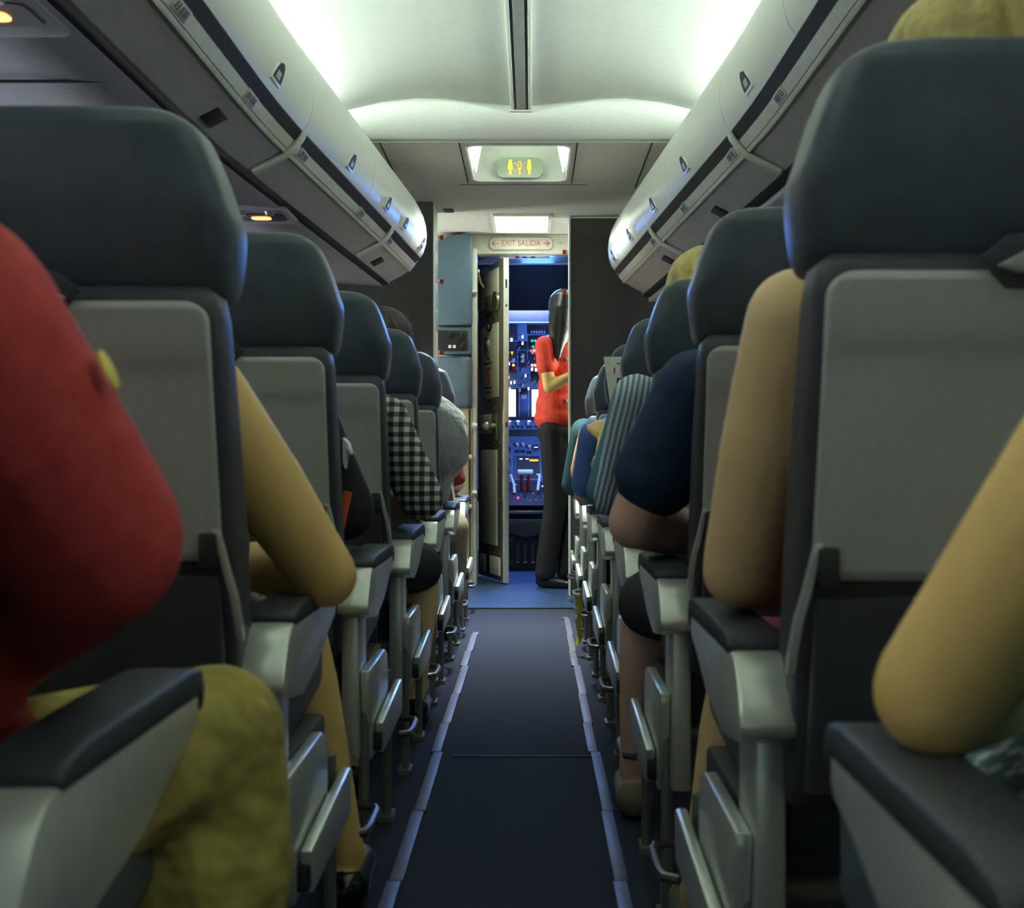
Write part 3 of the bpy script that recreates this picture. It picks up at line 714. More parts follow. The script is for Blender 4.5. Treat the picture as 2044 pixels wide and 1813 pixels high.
fit(plate(OV, 960, 647, 1160, 778, 0.02, M_cock, 'panel_base', t, -0.03))
b = MB(); b.box((0, 9.05, 1.735), (0.75, 0.06, 0.09)); fit(b.build('panel_header', M_lilac, t, bevel=0.004))
b = MB(); b.box((0, 9.09, 1.96), (0.70, 0.02, 0.38)); fit(b.build('panel_hanger', M_cockd, t))
for (x0, y0, x1, y1, m) in ((1008, 650, 1033, 680, M_cockd), (1053, 648, 1100, 668, M_black), (1008, 685, 1032, 722, M_cockd), (1034, 684, 1053, 700, M_black), (1036, 703, 1052, 735, M_cockd), (1055, 672, 1100, 700, M_black), (1055, 704, 1100, 732, M_cockd), (1009, 725, 1032, 745, M_cockd), (1060, 738, 1080, 762, M_black), (1010, 698, 1026, 708, M_black), (1009, 748, 1034, 764, M_lilac)):
    fit(plate(OV, x0, y0, x1, y1, 0.006, m, 'sub_panel', t, -0.008, 0.002))
for px, py, r in ((1043, 708, 0.012), (1043, 717, 0.012), (1024, 717, 0.013), (1016, 724, 0.006), (1021, 676, 0.008), (1043, 670, 0.006), (1043, 683, 0.006), (1062, 735, 0.007), (1070, 736, 0.008), (1049, 748, 0.006), (1015, 751, 0.006), (1011, 761, 0.005), (1020, 762, 0.006), (1027, 761, 0.006), (1044, 767, 0.009), (1037, 777, 0.009), (1011, 774, 0.005), (1018, 774, 0.005), (1055, 774, 0.006), (1079, 774, 0.005), (1087, 775, 0.005)):
    fit(knob(OV, px, py, r * 1.2, 0.02, E_wht if r < 0.0085 else M_white, 'indicator' if r < 0.0085 else 'round_knob', t))
for px, py, m in ((1060, 700, E_pink), (1063, 704, E_pink), (1066, 699, E_wht), (1062, 729, E_org), (1068, 729, E_org), (1025, 729, E_org), (1062, 680, E_grn), (1068, 680, E_grn), (1064, 692, E_grn), (1014, 704, E_amb), (1022, 704, E_amb)):
    fit(plate(OV, px - 2.2, py - 1.6, px + 2.2, py + 1.6, 0.004, m, 'indicator_light', t, 0.0))
fit(plate(OV, 1022, 734, 1029, 741, 0.01, M_red, 'guarded_switch', t, 0))
for k in range(6): fit(plate(OV, 1060 + k * 5, 658, 1063 + k * 5, 663, 0.01, mat('pale switch', (0.3, 0.36, 0.6), 0.5), 'toggle_switch', t, 0))
rng = random.Random(3)
for k in range(34):
    px = rng.uniform(1010, 1100); py = rng.uniform(690, 772)
    fit(plate(OV, px - 1.2, py - 1.2, px + 1.2, py + 1.2, 0.012, mat('pale switch', (0.3, 0.36, 0.6), 0.5), 'toggle_switch', t, 0))
# windshield
YG = 10.1
for k, (x0, x1) in enumerate(((985, 1032), (1059, 1115))):
    a, c = W(x0, 778, YG), W(x1, 834, YG)
    b = MB(); b.box(((a.x + c.x) / 2, YG, (a.z + c.z) / 2), (c.x - a.x, 0.02, a.z - c.z)); struct(b.build('window_%d' % (k + 1), E_win, smooth=False))
    for px in (x0, x1):
        a = W(px, 0, YG); b = MB(); b.box((a.x, YG - 0.02, W(0, 806, YG).z), (0.02, 0.04, 0.24)); struct(b.build('trim_window', M_cock, smooth=False))
t = thing('windshield_post', 'blue centre post with compass between the two bright windshield panes', 'window post', (W(1046, 806, 10.02).x, 10.02, 1.2))
b = MB(); b.box((0, 0, -0.02), (0.075, 0.04, 0.24)); b.build('post', mat('post blue', (0.10, 0.20, 0.50), 0.5), t, bevel=0.006)
b = MB(); b.box((0, -0.03, 0.06), (0.072, 0.04, 0.035)); b.build('compass', M_black, t, bevel=0.004)
b = MB(); b.box((0, -0.024, 0.022), (0.04, 0.01, 0.03)); b.build('compass_card', M_white, t)
# glareshield
t = thing('glareshield_panel', 'narrow blue autopilot control panel under the bright windshield', 'instrument panel', (0, 9.75, 1.0))
ti = Matrix.Translation((0, -9.75, -1.0))
GP = plane(9.75, 1.06, 9.74, 0.96)
fit(plate(GP, 960, 838, 1160, 858, 0.03, M_cock, 'panel_base', t, -0.03, 0.003))
b = MB(); b.box((0, 9.82, 1.052), (0.9, 0.25, 0.02)); fit(b.build('shield_top', M_cockd, t, bevel=0.004))
b = MB(); b.box((0, 9.86, 0.90), (0.9, 0.16, 0.12)); fit(b.build('shield_underside', M_black, t, smooth=False))
for px in (1017, 1034, 1056): fit(plate(GP, px - 3.0, 839.5, px + 3.0, 842.5, 0.004, E_wht, 'readout', t))
for px in (1017, 1034, 1054): fit(knob(GP, px, 847, 0.011, 0.025, M_white, 'round_knob', t))
for px in (1024, 1034, 1042, 1054, 1060, 1070): fit(plate(GP, px - 2.2, 850, px + 2.2, 855, 0.006, M_cockd, 'push_button', t))
fit(plate(GP, 1073, 845, 1076, 853, 0.012, M_white, 'thumb_wheel', t))
# main panel
t = thing('centre_instrument_panel', 'blue centre instrument panel with dials and a dark engine display', 'instrument panel', (0, 9.7, 0.7))
ti = Matrix.Translation((0, -9.7, -0.7))
MP = plane(9.75, 0.93, 9.55, 0.55)
fit(plate(MP, 940, 870, 1160, 975, 0.02, M_cock, 'panel_base', t, -0.03))
fit(plate(MP, 1027, 910, 1080, 960, 0.012, mat('bezel blue', (0.13, 0.22, 0.42), 0.5), 'display_bezel', t, -0.006, 0.004))
fit(plate(MP, 1031, 912, 1077, 956, 0.01, M_black, 'engine_display', t, 0.002))
fit(plate(MP, 1057, 919, 1074.5, 922.5, 0.003, E_amb, 'amber_readout', t, 0.012))
for px in (1040, 1052): fit(plate(MP, px - 3, 917, px + 3, 919, 0.003, E_wht, 'white_readout', t, 0.012))
for px, py, r in ((1012, 899, 0.03), (1012, 922, 0.03), (1012, 945, 0.03), (1071, 895, 0.022)):
    g = fit(knob(MP, px, py, r * 1.25, 0.012, mat('gauge rim', (0.15, 0.2, 0.35), 0.5), 'gauge', t))
    o = knob(MP, px, py, r, 0.015, M_black, 'gauge_face', g); o.data.transform(ti)
    o = plate(MP, px - 5, py - 0.8, px + 3, py + 0.8, 0.002, E_wht, 'gauge_needle', g, 0.015); o.data.transform(ti)
for px, py in ((1033, 890), (1044, 890), (1057, 894)): fit(knob(MP, px, py, 0.012, 0.03, M_white, 'round_knob', t))
for px, py in ((1033, 901), (1044, 901), (1057, 903)): fit(plate(MP, px - 4, py - 2, px + 4, py + 2, 0.006, M_cockd, 'push_button', t))
# throttle pedestal
t = thing('throttle_pedestal', 'cockpit throttle pedestal with white levers and a dark grey rear face', 'control pedestal', (0, 8.9, 0))
ti = Matrix.Translation((0, -8.9, 0))
b = MB(); b.prism([(8.72, 0.0), (8.72, 0.385), (8.9, 0.40), (9.35, 0.56), (9.6, 0.58), (9.6, 0.0)], 'x', -0.17, 0.20); fit(b.build('pedestal_body', M_cockd, t, bevel=0.004))
TQ = plane(9.5, 0.585, 8.75, 0.395)
for (x0, y0, x1, y1, m) in ((1010, 966, 1093, 1012, M_cockd), (1040, 984, 1054, 1000, mat('bezel blue', (0.13, 0.22, 0.42), 0.5)), (1082, 970, 1094, 985, M_black), (1020, 984, 1030, 994, M_cock)):
    fit(plate(TQ, x0, y0, x1, y1, 0.008, m, 'sub_panel', t, 0.004, 0.002))
fit(plate(TQ, 1043, 986, 1051, 998, 0.004, M_black, 'trim_slot', t, 0.013))
for px in (1041, 1056):
    p = W(px, 943, 9.15); q = W(px + (1 if px < 1050 else -3), 985, 9.2)
    b = MB(); b.tube([q, p], 0.012); fit(b.build('throttle_stem', M_red, t))
    b = MB(); b.cyl(p + Vector((-0.026, 0, 0)), p + Vector((0.026, 0, 0)), 0.020); fit(b.build('throttle_handle', M_white, t))
b = MB(); b.tube([W(1019, 948, 9.2), W(1026, 968, 9.15), W(1027, 985, 9.1)], 0.010); fit(b.build('speedbrake_lever', M_white, t))
b = MB(); b.tube([W(1077, 950, 9.2), W(1073, 980, 9.1)], 0.010); b.cyl(W(1071, 948, 9.2), W(1079, 948, 9.2), 0.008); fit(b.build('flap_lever', M_white, t))
b = MB(); b.ball(W(1034, 994, 8.93), 0.009); fit(b.build('red_indicator', E_redl, t))
for px, py in ((1030, 972), (1042, 972), (1053, 972), (1083, 975), (1086, 995), (1064, 990), (1070, 1003), (1058, 1004)):
    fit(knob(TQ, px, py, 0.006, 0.02, E_wht if px % 2 else M_white, 'indicator', t))
b = MB(); b.box((0.015, 8.70, 0.395), (0.30, 0.03, 0.016)); fit(b.build('edge_rail', M_metal, t, bevel=0.003))
RF = plane(8.70, 0.38, 8.70, 0.0)
fit(plate(RF, 1005, 1036, 1096, 1142, 0.006, M_black, 'rear_face', t))
v = lambda px, py: W(px, py, 8.69)
b = MB(); ps = [v(1010, 1037), v(1092, 1037), v(1091, 1062)] + [v(1091 - 41 * k / 10 * 2, 1062 + 10 * math.sin(PI * k / 10) ** 1.5) for k in range(1, 10)] + [v(1009, 1062)]
b.loft([[p + Vector((0, 0.004, 0)) for p in ps], [p + Vector((0, -0.02, 0)) for p in ps]]); fit(b.build('rear_cover', mat('cover grey', (0.075, 0.085, 0.085), 0.5), t, bevel=0.003))
for px, y1 in ((1033, 1122), (1048.5, 1126), (1064, 1122)):
    a = v(px, 1085); c = v(px, y1); b = MB(); b.box((a.x, 8.68, (a.z + c.z) / 2), (0.020, 0.012, a.z - c.z)); sl = fit(b.build('rear_bar', mat('bar grey', (0.06, 0.07, 0.065), 0.5), t, bevel=0.003))
    b = MB(); b.box((a.x, 8.672, v(px, 1122).z), (0.022, 0.012, 0.006)); o = b.build('bar_tip', M_white, sl, smooth=False); o.data.transform(ti)
for px, py in ((1021, 1077), (1021, 1093), (1021, 1125), (1075, 1066), (1075, 1082), (1075, 1114)):
    a = v(px, py); b = MB(); b.cyl((a.x, 8.70, a.z), (a.x, 8.675, a.z), 0.011); fit(b.build('rear_knob', mat('bar grey', (0.06, 0.07, 0.065), 0.5), t))

# ------------------------------------------------------------------ seats
TOP = 1.150
def lean(z): return (TOP - z) * 0.25
def sring(hw, hd, z, n, wing=0.0, k=64, xc=0.495, dy=0.0):
    R = []
    for i in range(k):
        a = 2 * PI * i / k; c, s_ = math.cos(a), math.sin(a)
        x = hw * math.copysign(abs(c) ** (2 / n), c); y = hd * math.copysign(abs(s_) ** (2 / n), s_)
        y += wing * abs(x / 0.229) ** 3
        R.append((xc + x, y + lean(z) + dy, z))
    return R
def make_seat(s, label, row):
    t = thing('airline_seat', label, 'seat', (0, 0, 0), group='navy seats on the %s of the aisle' % ('right' if s > 0 else 'left'))
    t['row'] = row
    X = lambda v: (v[0] * s, v[1], v[2])
    def fin(b, name, m, parent=t, **k):
        b.each(X); return b.build(name, m, parent, **k)
    # headrest
    H = [(0, 0.085, 0.012), (0.003, 0.125, 0.028), (0.008, 0.160, 0.040), (0.018, 0.182, 0.047), (0.03, 0.195, 0.052), (0.066, 0.211, 0.057), (0.10, 0.222, 0.060), (0.125, 0.229, 0.060), (0.165, 0.225, 0.058), (0.195, 0.218, 0.050), (0.208, 0.206, 0.036), (0.212, 0.18, 0.02)]
    HR = []
    for i in range(len(H) - 1):
        p0, p1, p2, p3 = H[max(0, i - 1)], H[i], H[i + 1], H[min(len(H) - 1, i + 2)]
        for q in range(4):
            u = q / 4
            HR.append(tuple(0.5 * (2 * p1[j] + (p2[j] - p0[j]) * u + (2 * p0[j] - 5 * p1[j] + 4 * p2[j] - p3[j]) * u * u + (3 * p1[j] - p0[j] - 3 * p2[j] + p3[j]) * u ** 3) for j in range(3)))
    HR.append(H[-1]); HR = [h for i, h in enumerate(HR) if i == 0 or h[0] > HR[i - 1][0] + 1e-5]
    b = MB(); b.loft([sring(hw * 0.905, hd * 1.1, TOP - dz, 6.0, 0.012, dy=0.032) for dz, hw, hd in HR]); fin(b, 'headrest', M_seat, angle=1.4)
    # backrest shell
    b = MB(); b.loft([sring(hw, hd, z, 7) for z, hw, hd in ((0.955, 0.18, 0.03), (0.945, 0.192, 0.04), (0.92, 0.195, 0.046), (0.8, 0.198, 0.05), (0.65, 0.199, 0.055), (0.5, 0.197, 0.06), (0.42, 0.195, 0.06), (0.41, 0.18, 0.05))]); fin(b, 'backrest', M_shell, angle=1.0)
    # tray table
    R = []
    zs = sorted(set([0.652 + 0.283 * i / 30 for i in range(31)] + [0.652 + 0.022 * (1 - math.cos(PI / 2 * i / 9)) for i in range(10)] + [0.935 - 0.022 * (1 - math.cos(PI / 2 * i / 9)) for i in range(10)]))
    for z in zs:
        r = 0.022; hw = 0.188
        dz = min(z - 0.652, 0.935 - z)
        if dz < r: hw = hw - r + math.sqrt(max(0, r * r - (r - dz) ** 2))
        k_ = 1 / (1 + math.exp(-(z - 0.868) / 0.004))
        hd = 0.010 + 0.006 * k_
        if dz < 0.008: hd *= 0.55 + 0.45 * dz / 0.008
        R.append(sring(hw, hd, z, 9, dy=-0.058))
    b = MB(); b.loft(R); tr = fin(b, 'tray_table', M_tray, angle=0.9)
    b = MB(); b.prism([(0.435, 0.945), (0.46, 0.965), (0.53, 0.965), (0.555, 0.945), (0.53, 0.918), (0.46, 0.918)], 'y', -0.080, -0.068); b.each(lambda v: (v.x, v.y + lean(v.z), v.z)); fin(b, 'tray_recess', M_shell, tr, bevel=0.004)
    b = MB(); b.prism([(0.447, 0.936), (0.495, 0.962), (0.543, 0.936), (0.522, 0.930), (0.495, 0.934), (0.468, 0.930)], 'y', -0.094, -0.080); b.each(lambda v: (v.x, v.y + lean(v.z), v.z)); fin(b, 'tray_latch', M_tray, tr, bevel=0.003)
    for q in (-1, 1):
        b = MB(); b.box((0.495 + q * 0.176, -0.063 + lean(0.66), 0.664), (0.020, 0.035, 0.040)); fin(b, 'tray_hinge', M_black, tr, bevel=0.003)
        # lower hinge brackets beside the back
        b = MB(); pts = [(0.184, 0.688), (0.187, 0.672), (0.192, 0.645), (0.199, 0.615), (0.203, 0.585), (0.205, 0.56)]
        rings = []
        for i, p in enumerate(pts):
            y0 = lean(p[1]) - 0.072; d = 0.014 if 0 < i < 5 else 0.01
            x = 0.495 + q * p[0]
            rings.append([(x - 0.005, y0, p[1]), (x + 0.003, y0, p[1]), (x + 0.003, y0 + d, p[1]), (x - 0.005, y0 + d, p[1])])
        b.loft(rings); fin(b, 'hinge_bracket', M_arm, bevel=0.0015)
    b = MB(); b.loft([sring(0.185, 0.016, z, 6, dy=-0.066) for z in (0.44, 0.455, 0.55, 0.625, 0.635)]); fin(b, 'seat_pocket', M_shell, angle=0.8)
    # cushion
    b = MB(); b.box((0.495, 0.47, 0.42), (0.40, 0.50, 0.12)); b.each(lambda v: (v.x, v.y, v.z + 0.03 * (v.y - 0.47) / 0.25)); fin(b, 'seat_cushion', M_seat, bevel=0.03, seg=3)
    b = MB(); b.box((0.495, 0.46, 0.335), (0.41, 0.46, 0.045)); fin(b, 'seat_pan', M_shell, bevel=0.008)
    # armrests: wedge shaped arm, dark pad on top, bright rear end
    for x0, x1, aisle in ((0.247, 0.304, True), (0.70, 0.745, False)):
        y0, y1 = 0.115, 0.52
        prof_ = [(y0 + 0.075, 0.568), (y0 + 0.052, 0.564), (y0 + 0.028, 0.545), (y0 + 0.010, 0.522), (y0, 0.502), (y0 + 0.004, 0.489), (y0 + 0.03, 0.480), (y0 + 0.135, 0.468), (y0 + 0.25, 0.488), (y1 - 0.06, 0.522), (y1 - 0.008, 0.535), (y1, 0.545), (y1, 0.566)]
        b = MB(); b.prism(prof_, 'x', x0, x1); ar = fin(b, 'armrest', M_arm, bevel=0.004, seg=2, angle=0.7)
        pp = [(y0 + 0.072, 0.562), (y0 + 0.068, 0.572), (y0 + 0.078, 0.580), (y0 + 0.12, 0.586), (y1 - 0.03, 0.589), (y1 + 0.006, 0.585), (y1 + 0.014, 0.566), (y1 + 0.008, 0.545), (y1 - 0.004, 0.562)]
        b = MB(); b.prism(pp, 'x', x0 - 0.002, x1 + 0.002); fin(b, 'armrest_pad', M_pad, ar, bevel=0.005, seg=2, angle=0.9)
    b = MB(); b.prism([(0.271, 0.165), (0.302, 0.165), (0.302, 0.275), (0.271, 0.275)], 'z', 0.22, 0.485); fin(b, 'armrest_post', M_arm, bevel=0.003)
    # stepped side shroud
    b = MB(); b.prism([(0.215, 0.21), (0.175, 0.36), (0.178, 0.38), (0.43, 0.382), (0.462, 0.372), (0.475, 0.34), (0.475, 0.21)], 'x', 0.252, 0.270); fin(b, 'side_shroud', M_arm, bevel=0.004)
    b = MB(); b.prism([(0.23, 0.275), (0.58, 0.297), (0.592, 0.286), (0.58, 0.225), (0.25, 0.215)], 'x', 0.234, 0.250); fin(b, 'lower_shroud', M_arm, bevel=0.004)
    b = MB(); b.box((0.247, 0.238, 0.24), (0.02, 0.02, 0.034)); fin(b, 'shroud_clamp', M_black, bevel=0.004)
    # legs
    for y in (0.20, 0.58):
        for x in (0.266, 0.66):
            b = MB(); b.cyl((x, y, 0.004), (x, y, 0.315), 0.010, 10); b.box((x, y, 0.006), (0.03, 0.07, 0.012)); fin(b, 'leg', M_leg)
    for y in (0.24, 0.56):
        b = MB(); b.cyl((0.27, y, 0.30), (0.72, y, 0.30), 0.02, 12); fin(b, 'seat_beam', M_leg)
    b = MB(); b.tube([(0.262, 0.775, 0.136), (0.240, 0.79, 0.1365), (0.236, 0.82, 0.137), (0.236, 0.92, 0.137), (0.242, 0.945, 0.137), (0.27, 0.96, 0.137), (0.70, 0.96, 0.137)], 0.008, 8); fin(b, 'baggage_bar', mat('baggage bar metal', (0.14, 0.14, 0.13), 0.3, 0.6))
    return t
SEATS_R = [0.38, 1.17, 1.966, 2.75, 3.53, 4.35, 5.15, 5.95]
SEATS_L = [0.61, 1.40, 2.185, 2.97, 3.84, 4.71, 5.52]
LAB_R = ['navy seat beside the camera on the right, only its armrest with the bare elbow showing',
         'large navy seat at the right edge with grey tray, blonde head above it',
         'navy seat on the right between the bare arm and the navy shirt',
         'navy seat on the right whose back is hidden by the navy shirt sleeve',
         'navy seat on the right just ahead of the striped shirt shoulder',
         'navy seat on the right with the newspaper held behind it',
         'second-farthest navy seat on the right with shiny pink-lit edge, behind rust sleeve',
         'farthest small navy seat on the right, next to the dark teal sleeve']
LAB_L = ['navy seat beside the camera on the left, only its wide grey armrest showing',
         'large navy seat at the left edge with its grey tray behind the red sleeve',
         'navy seat on the left with grey tray behind the bare bent arm',
         'third navy seat back on the left, black sleeve in front of its tray',
         'navy seat on the left with brown hair above it and gingham sleeve before it',
         'navy seat on the left directly behind the man in the grey T-shirt',
         'farthest navy seat on the left, dark edge beside the grey T-shirt shoulder']
seat_r = make_seat(1, LAB_R[0], 1); seat_l = make_seat(-1, LAB_L[0], 1)
for proto, ys, labs in ((seat_r, SEATS_R, LAB_R), (seat_l, SEATS_L, LAB_L)):
    for i, y in enumerate(ys):
        o = proto if i == 0 else copy_tree(proto)
        o.location = (0, y, 0); o['label'] = labs[i]
        if 'row' in o: del o['row']

# ------------------------------------------------------------------ people
def lerp(a, b, t): return Vector(a) + (Vector(b) - Vector(a)) * t
def hand(wrist, d, up, r=0.009):
    """palm and five bent fingers, as limb chains"""
    d = Vector(d).normalized(); up = Vector(up); side_ = d.cross(up).normalized(); up = side_.cross(d).normalized()
    segs = [('c', [(wrist, 0.022), (wrist + d * 0.04, 0.020), (wrist + d * 0.075, 0.018)])]
    for k, (off, ln) in enumerate(((-0.030, 0.058), (-0.010, 0.072), (0.010, 0.075), (0.030, 0.066))):
        base = wrist + d * 0.075 + side_ * off; segs.append(('c', [(wrist + d * 0.03 + side_ * off * 0.6, 0.014), (base, 0.011), (base + d * ln * 0.5 - up * 0.012, 0.009), (base + d * ln * 0.85 - up * 0.035, 0.008)]))
    th = wrist + d * 0.025 - side_ * 0.022
    segs.append(('c', [(th, 0.014), (th + d * 0.03 - side_ * 0.025, 0.011), (th + d * 0.06 - side_ * 0.03 - up * 0.01, 0.009)]))
    return segs
def head_segs(h, fwd, neck):
    h = Vector(h); f = Vector(fwd).normalized(); r_ = f.cross(Vector((0, 0, 1))).normalized()
    up = Vector((0, 0, 1))
    return [('e', h, (0.076, 0.090, 0.100)), ('e', h + f * 0.035 - up * 0.055, (0.055, 0.05, 0.055)),
            ('c', [(h + f * 0.088 - up * 0.005, 0.009), (h + f * 0.103 - up * 0.03, 0.012)]),
            ('e', h + r_ * 0.078 - up * 0.01, (0.012, 0.02, 0.03)), ('e', h - r_ * 0.078 - up * 0.01, (0.012, 0.02, 0.03)),
            ('c', [(h - f * 0.01 - up * 0.06, 0.052), (neck, 0.056)])]
def face_bits(h, fwd, parent, loc):
    h = Vector(h); f = Vector(fwd).normalized(); r_ = f.cross(Vector((0, 0, 1))).normalized()
    for q in (-1, 1):
        b = MB(); b.ball(h + f * 0.074 + r_ * q * 0.031 + Vector((0, 0, 0.005)), 0.011, 8); b.each(lambda v: v - Vector(loc)); b.build('eye', M_eye, parent)
    b = MB(); b.ball(h + f * 0.083 - Vector((0, 0, 0.062)), (0.022, 0.010, 0.008), 8); b.each(lambda v: v - Vector(loc)); b.build('lips', M_lip, parent)
def passenger(label, s, Yt, shirt, pants, skin, hair, sh_=None, el=None, wr=None, knee=None, ank=None, head=None, sleeve=1.0, sr=(0.066, 0.055), ar=(0.05, 0.045, 0.034),
              shorts=False, xc=0.495, chest=None, vox=0.010, shoe=None, belly=1.0, pw=1.0, extra=(), strands=False):
    xc *= s
    V = Vector
    pel = V((xc, Yt + 0.40, 0.50)); chs = V(chest) if chest else V((xc, Yt + 0.31, 0.80))
    sa = V(sh_) if sh_ else V((xc - s * 0.165, Yt + 0.29, 0.92)); sw = V((2 * chs.x - sa.x, sa.y + 0.0, min(sa.z + 0.02, 0.95)))
    ea = V(el) if el else V((xc - s * 0.23, Yt + 0.38, 0.65)); ew = V((xc + s * 0.20, Yt + 0.42, 0.66))
    wa = V(wr) if wr else V((xc - s * 0.10, Yt + 0.60, 0.62)); ww = V((xc + s * 0.07, Yt + 0.62, 0.63))
    nk = V((chs.x, chs.y - 0.01, 0.985)); hd = V(head) if head else V((chs.x, Yt + 0.34, 1.045))
    ka = V(knee) if knee else V((xc - s * 0.12, Yt + 0.80, 0.50)); kw = V((xc + s * 0.10, Yt + 0.80, 0.50))
    aa = V(ank) if ank else V((ka.x, ka.y - 0.02, 0.09)); aw = V((kw.x, kw.y - 0.02, 0.09))
    ha, hw_ = pel + V((-s * 0.09, 0.02, -0.02)), pel + V((s * 0.09, 0.02, -0.02))
    loc = (xc, Yt + 0.42, 0)
    ins = 0.15 if sleeve > 0.1 else 0.5
    torso = lambda g: [('e', pel, (0.165 + g, 0.115 + g, 0.10 + g)), ('e', lerp(pel, chs, 0.5), (0.145 * belly + g, 0.105 * belly + g, 0.17 + g)), ('e', chs, (0.16 + g, 0.105 + g, 0.165 + g)),
                       ('c', [(sa + (chs - sa) * ins - V((0, 0, 0.005)), 0.052 + g), (V((chs.x, chs.y - 0.01, 0.92)), 0.07 + g), (sw + (chs - sw) * ins, 0.052 + g)])]
    segs = torso(-0.004)
    for a, e_, w_ in ((sa, ea, wa), (sw, ew, ww)):
        segs.append(('c', [(a, ar[0] + 0.004), (lerp(a, e_, 0.5), ar[0]), (e_, ar[1] * 0.92), (lerp(e_, w_, 0.3), ar[1] * 0.95), (lerp(e_, w_, 0.98), ar[2] * 0.8)]))
        segs += hand(w_, w_ - e_, V((0, 0, 1)))
    for h_, k_, n_ in ((ha, ka, aa), (hw_, kw, aw)):
        segs.append(('c', [(h_, 0.078), (lerp(h_, k_, 0.6), 0.066), (k_, 0.054), (lerp(k_, n_, 0.3), 0.053), (lerp(k_, n_, 0.9), 0.034), (n_, 0.034)]))
        segs.append(('c', [(n_ + V((0, -0.02, -0.05)), 0.033), (n_ + V((0, 0.15, -0.06)), 0.026)]))
    segs += head_segs(hd, (0, 1, -0.15), nk)
    body = blob('person', segs, skin, None, vox * 0.8, 5, loc); tag(body, label, 'person')
    inv = Matrix.Translation(-V(loc))
    def sub(name, segs_, m, v=vox, sm=5):
        return blob(name, segs_, m, body, v, sm)
    sg = torso(0.012)
    if sleeve > 0.1:
        for a, e_, w_ in ((sa, ea, wa), (sw, ew, ww)):
            if sleeve <= 1.0: sg.append(('c', [(a, sr[0]), (lerp(a, e_, sleeve), sr[1])]))
            else: sg.append(('c', [(a, sr[0]), (e_, sr[1]), (lerp(e_, w_, sleeve - 1.0), sr[1] * 0.85)]))
    sub('shirt', sg + list(extra), shirt)
    pg = [('e', pel - V((0, 0, 0.02)), (0.172, 0.125, 0.10))]
    for h_, k_, n_ in ((ha, ka, aa), (hw_, kw, aw)):
        if shorts: pg.append(('c', [(h_, 0.090), (lerp(h_, k_, 0.93), 0.074)]))
        else: pg.append(('c', [(h_, 0.090), (k_, 0.068), (lerp(k_, n_, 0.3), 0.066 * pw), (lerp(k_, n_, 0.92), 0.052 * pw)]))
    sub('shorts' if shorts else 'trousers', pg, pants)
    for n_ in (aa, aw):
        sub('shoe', [('c', [(n_ + V((0, -0.02, -0.055)), 0.042), (n_ + V((0, 0.16, -0.062)), 0.036)])], shoe or M_shoe, 0.012, 3)
    hs = [('e', hd + V((0, -0.018, 0.022)), (0.086, 0.092, 0.092)), ('e', hd + V((0, -0.045, -0.03)), (0.078, 0.055, 0.08))]
    if strands:
        c0 = hd + V((0, -0.018, 0.020)); rg = random.Random(int(Yt * 100))
        for k in range(34):
            a = 2 * PI * k / 34 + rg.uniform(-0.06, 0.06); ch_ = []
            lim = 1.0 if math.sin(a) > 0.35 else 1.75
            for q in range(7):
                th = 0.10 + (lim - 0.10) * q / 6; a2 = a + 0.12 * math.sin(q * 0.9 + k)
                g_ = 1.03 + rg.uniform(-0.012, 0.02)
                ch_.append((c0 + V((0.086 * g_ * math.sin(th) * math.cos(a2), 0.092 * g_ * math.sin(th) * math.sin(a2), 0.092 * g_ * math.cos(th) - (0.03 * max(0, th - 1.4)))), 0.0085))
            hs.append(('c', ch_))
        sub('hair', hs, hair, 0.005, 1)
    else: sub('hair', hs, hair)
    face_bits(hd, (0, 1, -0.15), body, loc)
    return body
def on_person(body, b, name, m, **k):
    off = body.location.copy(); b.each(lambda v: v - off); return b.build(name, m, body, **k)

# left side, front to back
p1 = passenger('person in a dark red long-sleeved top and olive trousers at the left edge', -1, 0.61, M_redsh, M_olive, M_skin2, M_hairbr,
          sh_=(-0.329, 0.80, 0.848), el=(-0.263, 0.90, 0.712), wr=(-0.44, 1.12, 0.60), knee=(-0.262, 1.25, 0.503), ank=(-0.30, 1.22, 0.10), sleeve=1.9, sr=(0.080, 0.065), vox=0.009, pw=1.35)
b = MB(); c = W(226, 742, 0.83)
b.ball((0, 0, 0), (0.003, 0.010, 0.014), 12); rp_ = Matrix.Rotation(math.radians(-24), 3, 'Y'); b.each(lambda v: rp_ @ v + c + Vector((-0.003, 0, 0.001))); on_person(p1, b, 'sleeve_patch', mat('yellow patch', (0.75, 0.6, 0.12), 0.7))
p2 = passenger('person with a long bare bent arm on the left armrest, phone on the lap', -1, 1.40, M_khaki, M_greyt, M_skin1, M_hairbr,
          sh_=W(405, 790, 1.66), el=W(650, 1150, 1.74), wr=W(430, 1120, 1.98), knee=(-0.36, 2.17, 0.50), ank=(-0.27, 2.19, 0.10), sleeve=0.05, ar=(0.054, 0.047, 0.035), shorts=True, vox=0.009)
p3 = passenger('person in a black top with a white emblem on the sleeve, third left row', -1, 2.185, M_blackc, M_blackc, M_skin2, M_hairb,
          sh_=(-0.395, 2.45, 0.85), el=(-0.315, 2.50, 0.665), sleeve=1.6, sr=(0.066, 0.058))
b = MB(); c = W(690, 905, 2.40); b.prism([(c.x - 0.008, c.z + 0.030), (c.x + 0.002, c.z + 0.020), (c.x + 0.008, c.z), (c.x + 0.005, c.z - 0.004), (c.x, c.z + 0.006), (c.x - 0.003, c.z - 0.03), (c.x - 0.008, c.z - 0.016)], 'y', c.y + 0.01, c.y + 0.05); on_person(p3, b, 'sleeve_emblem', M_white, bevel=0.002)
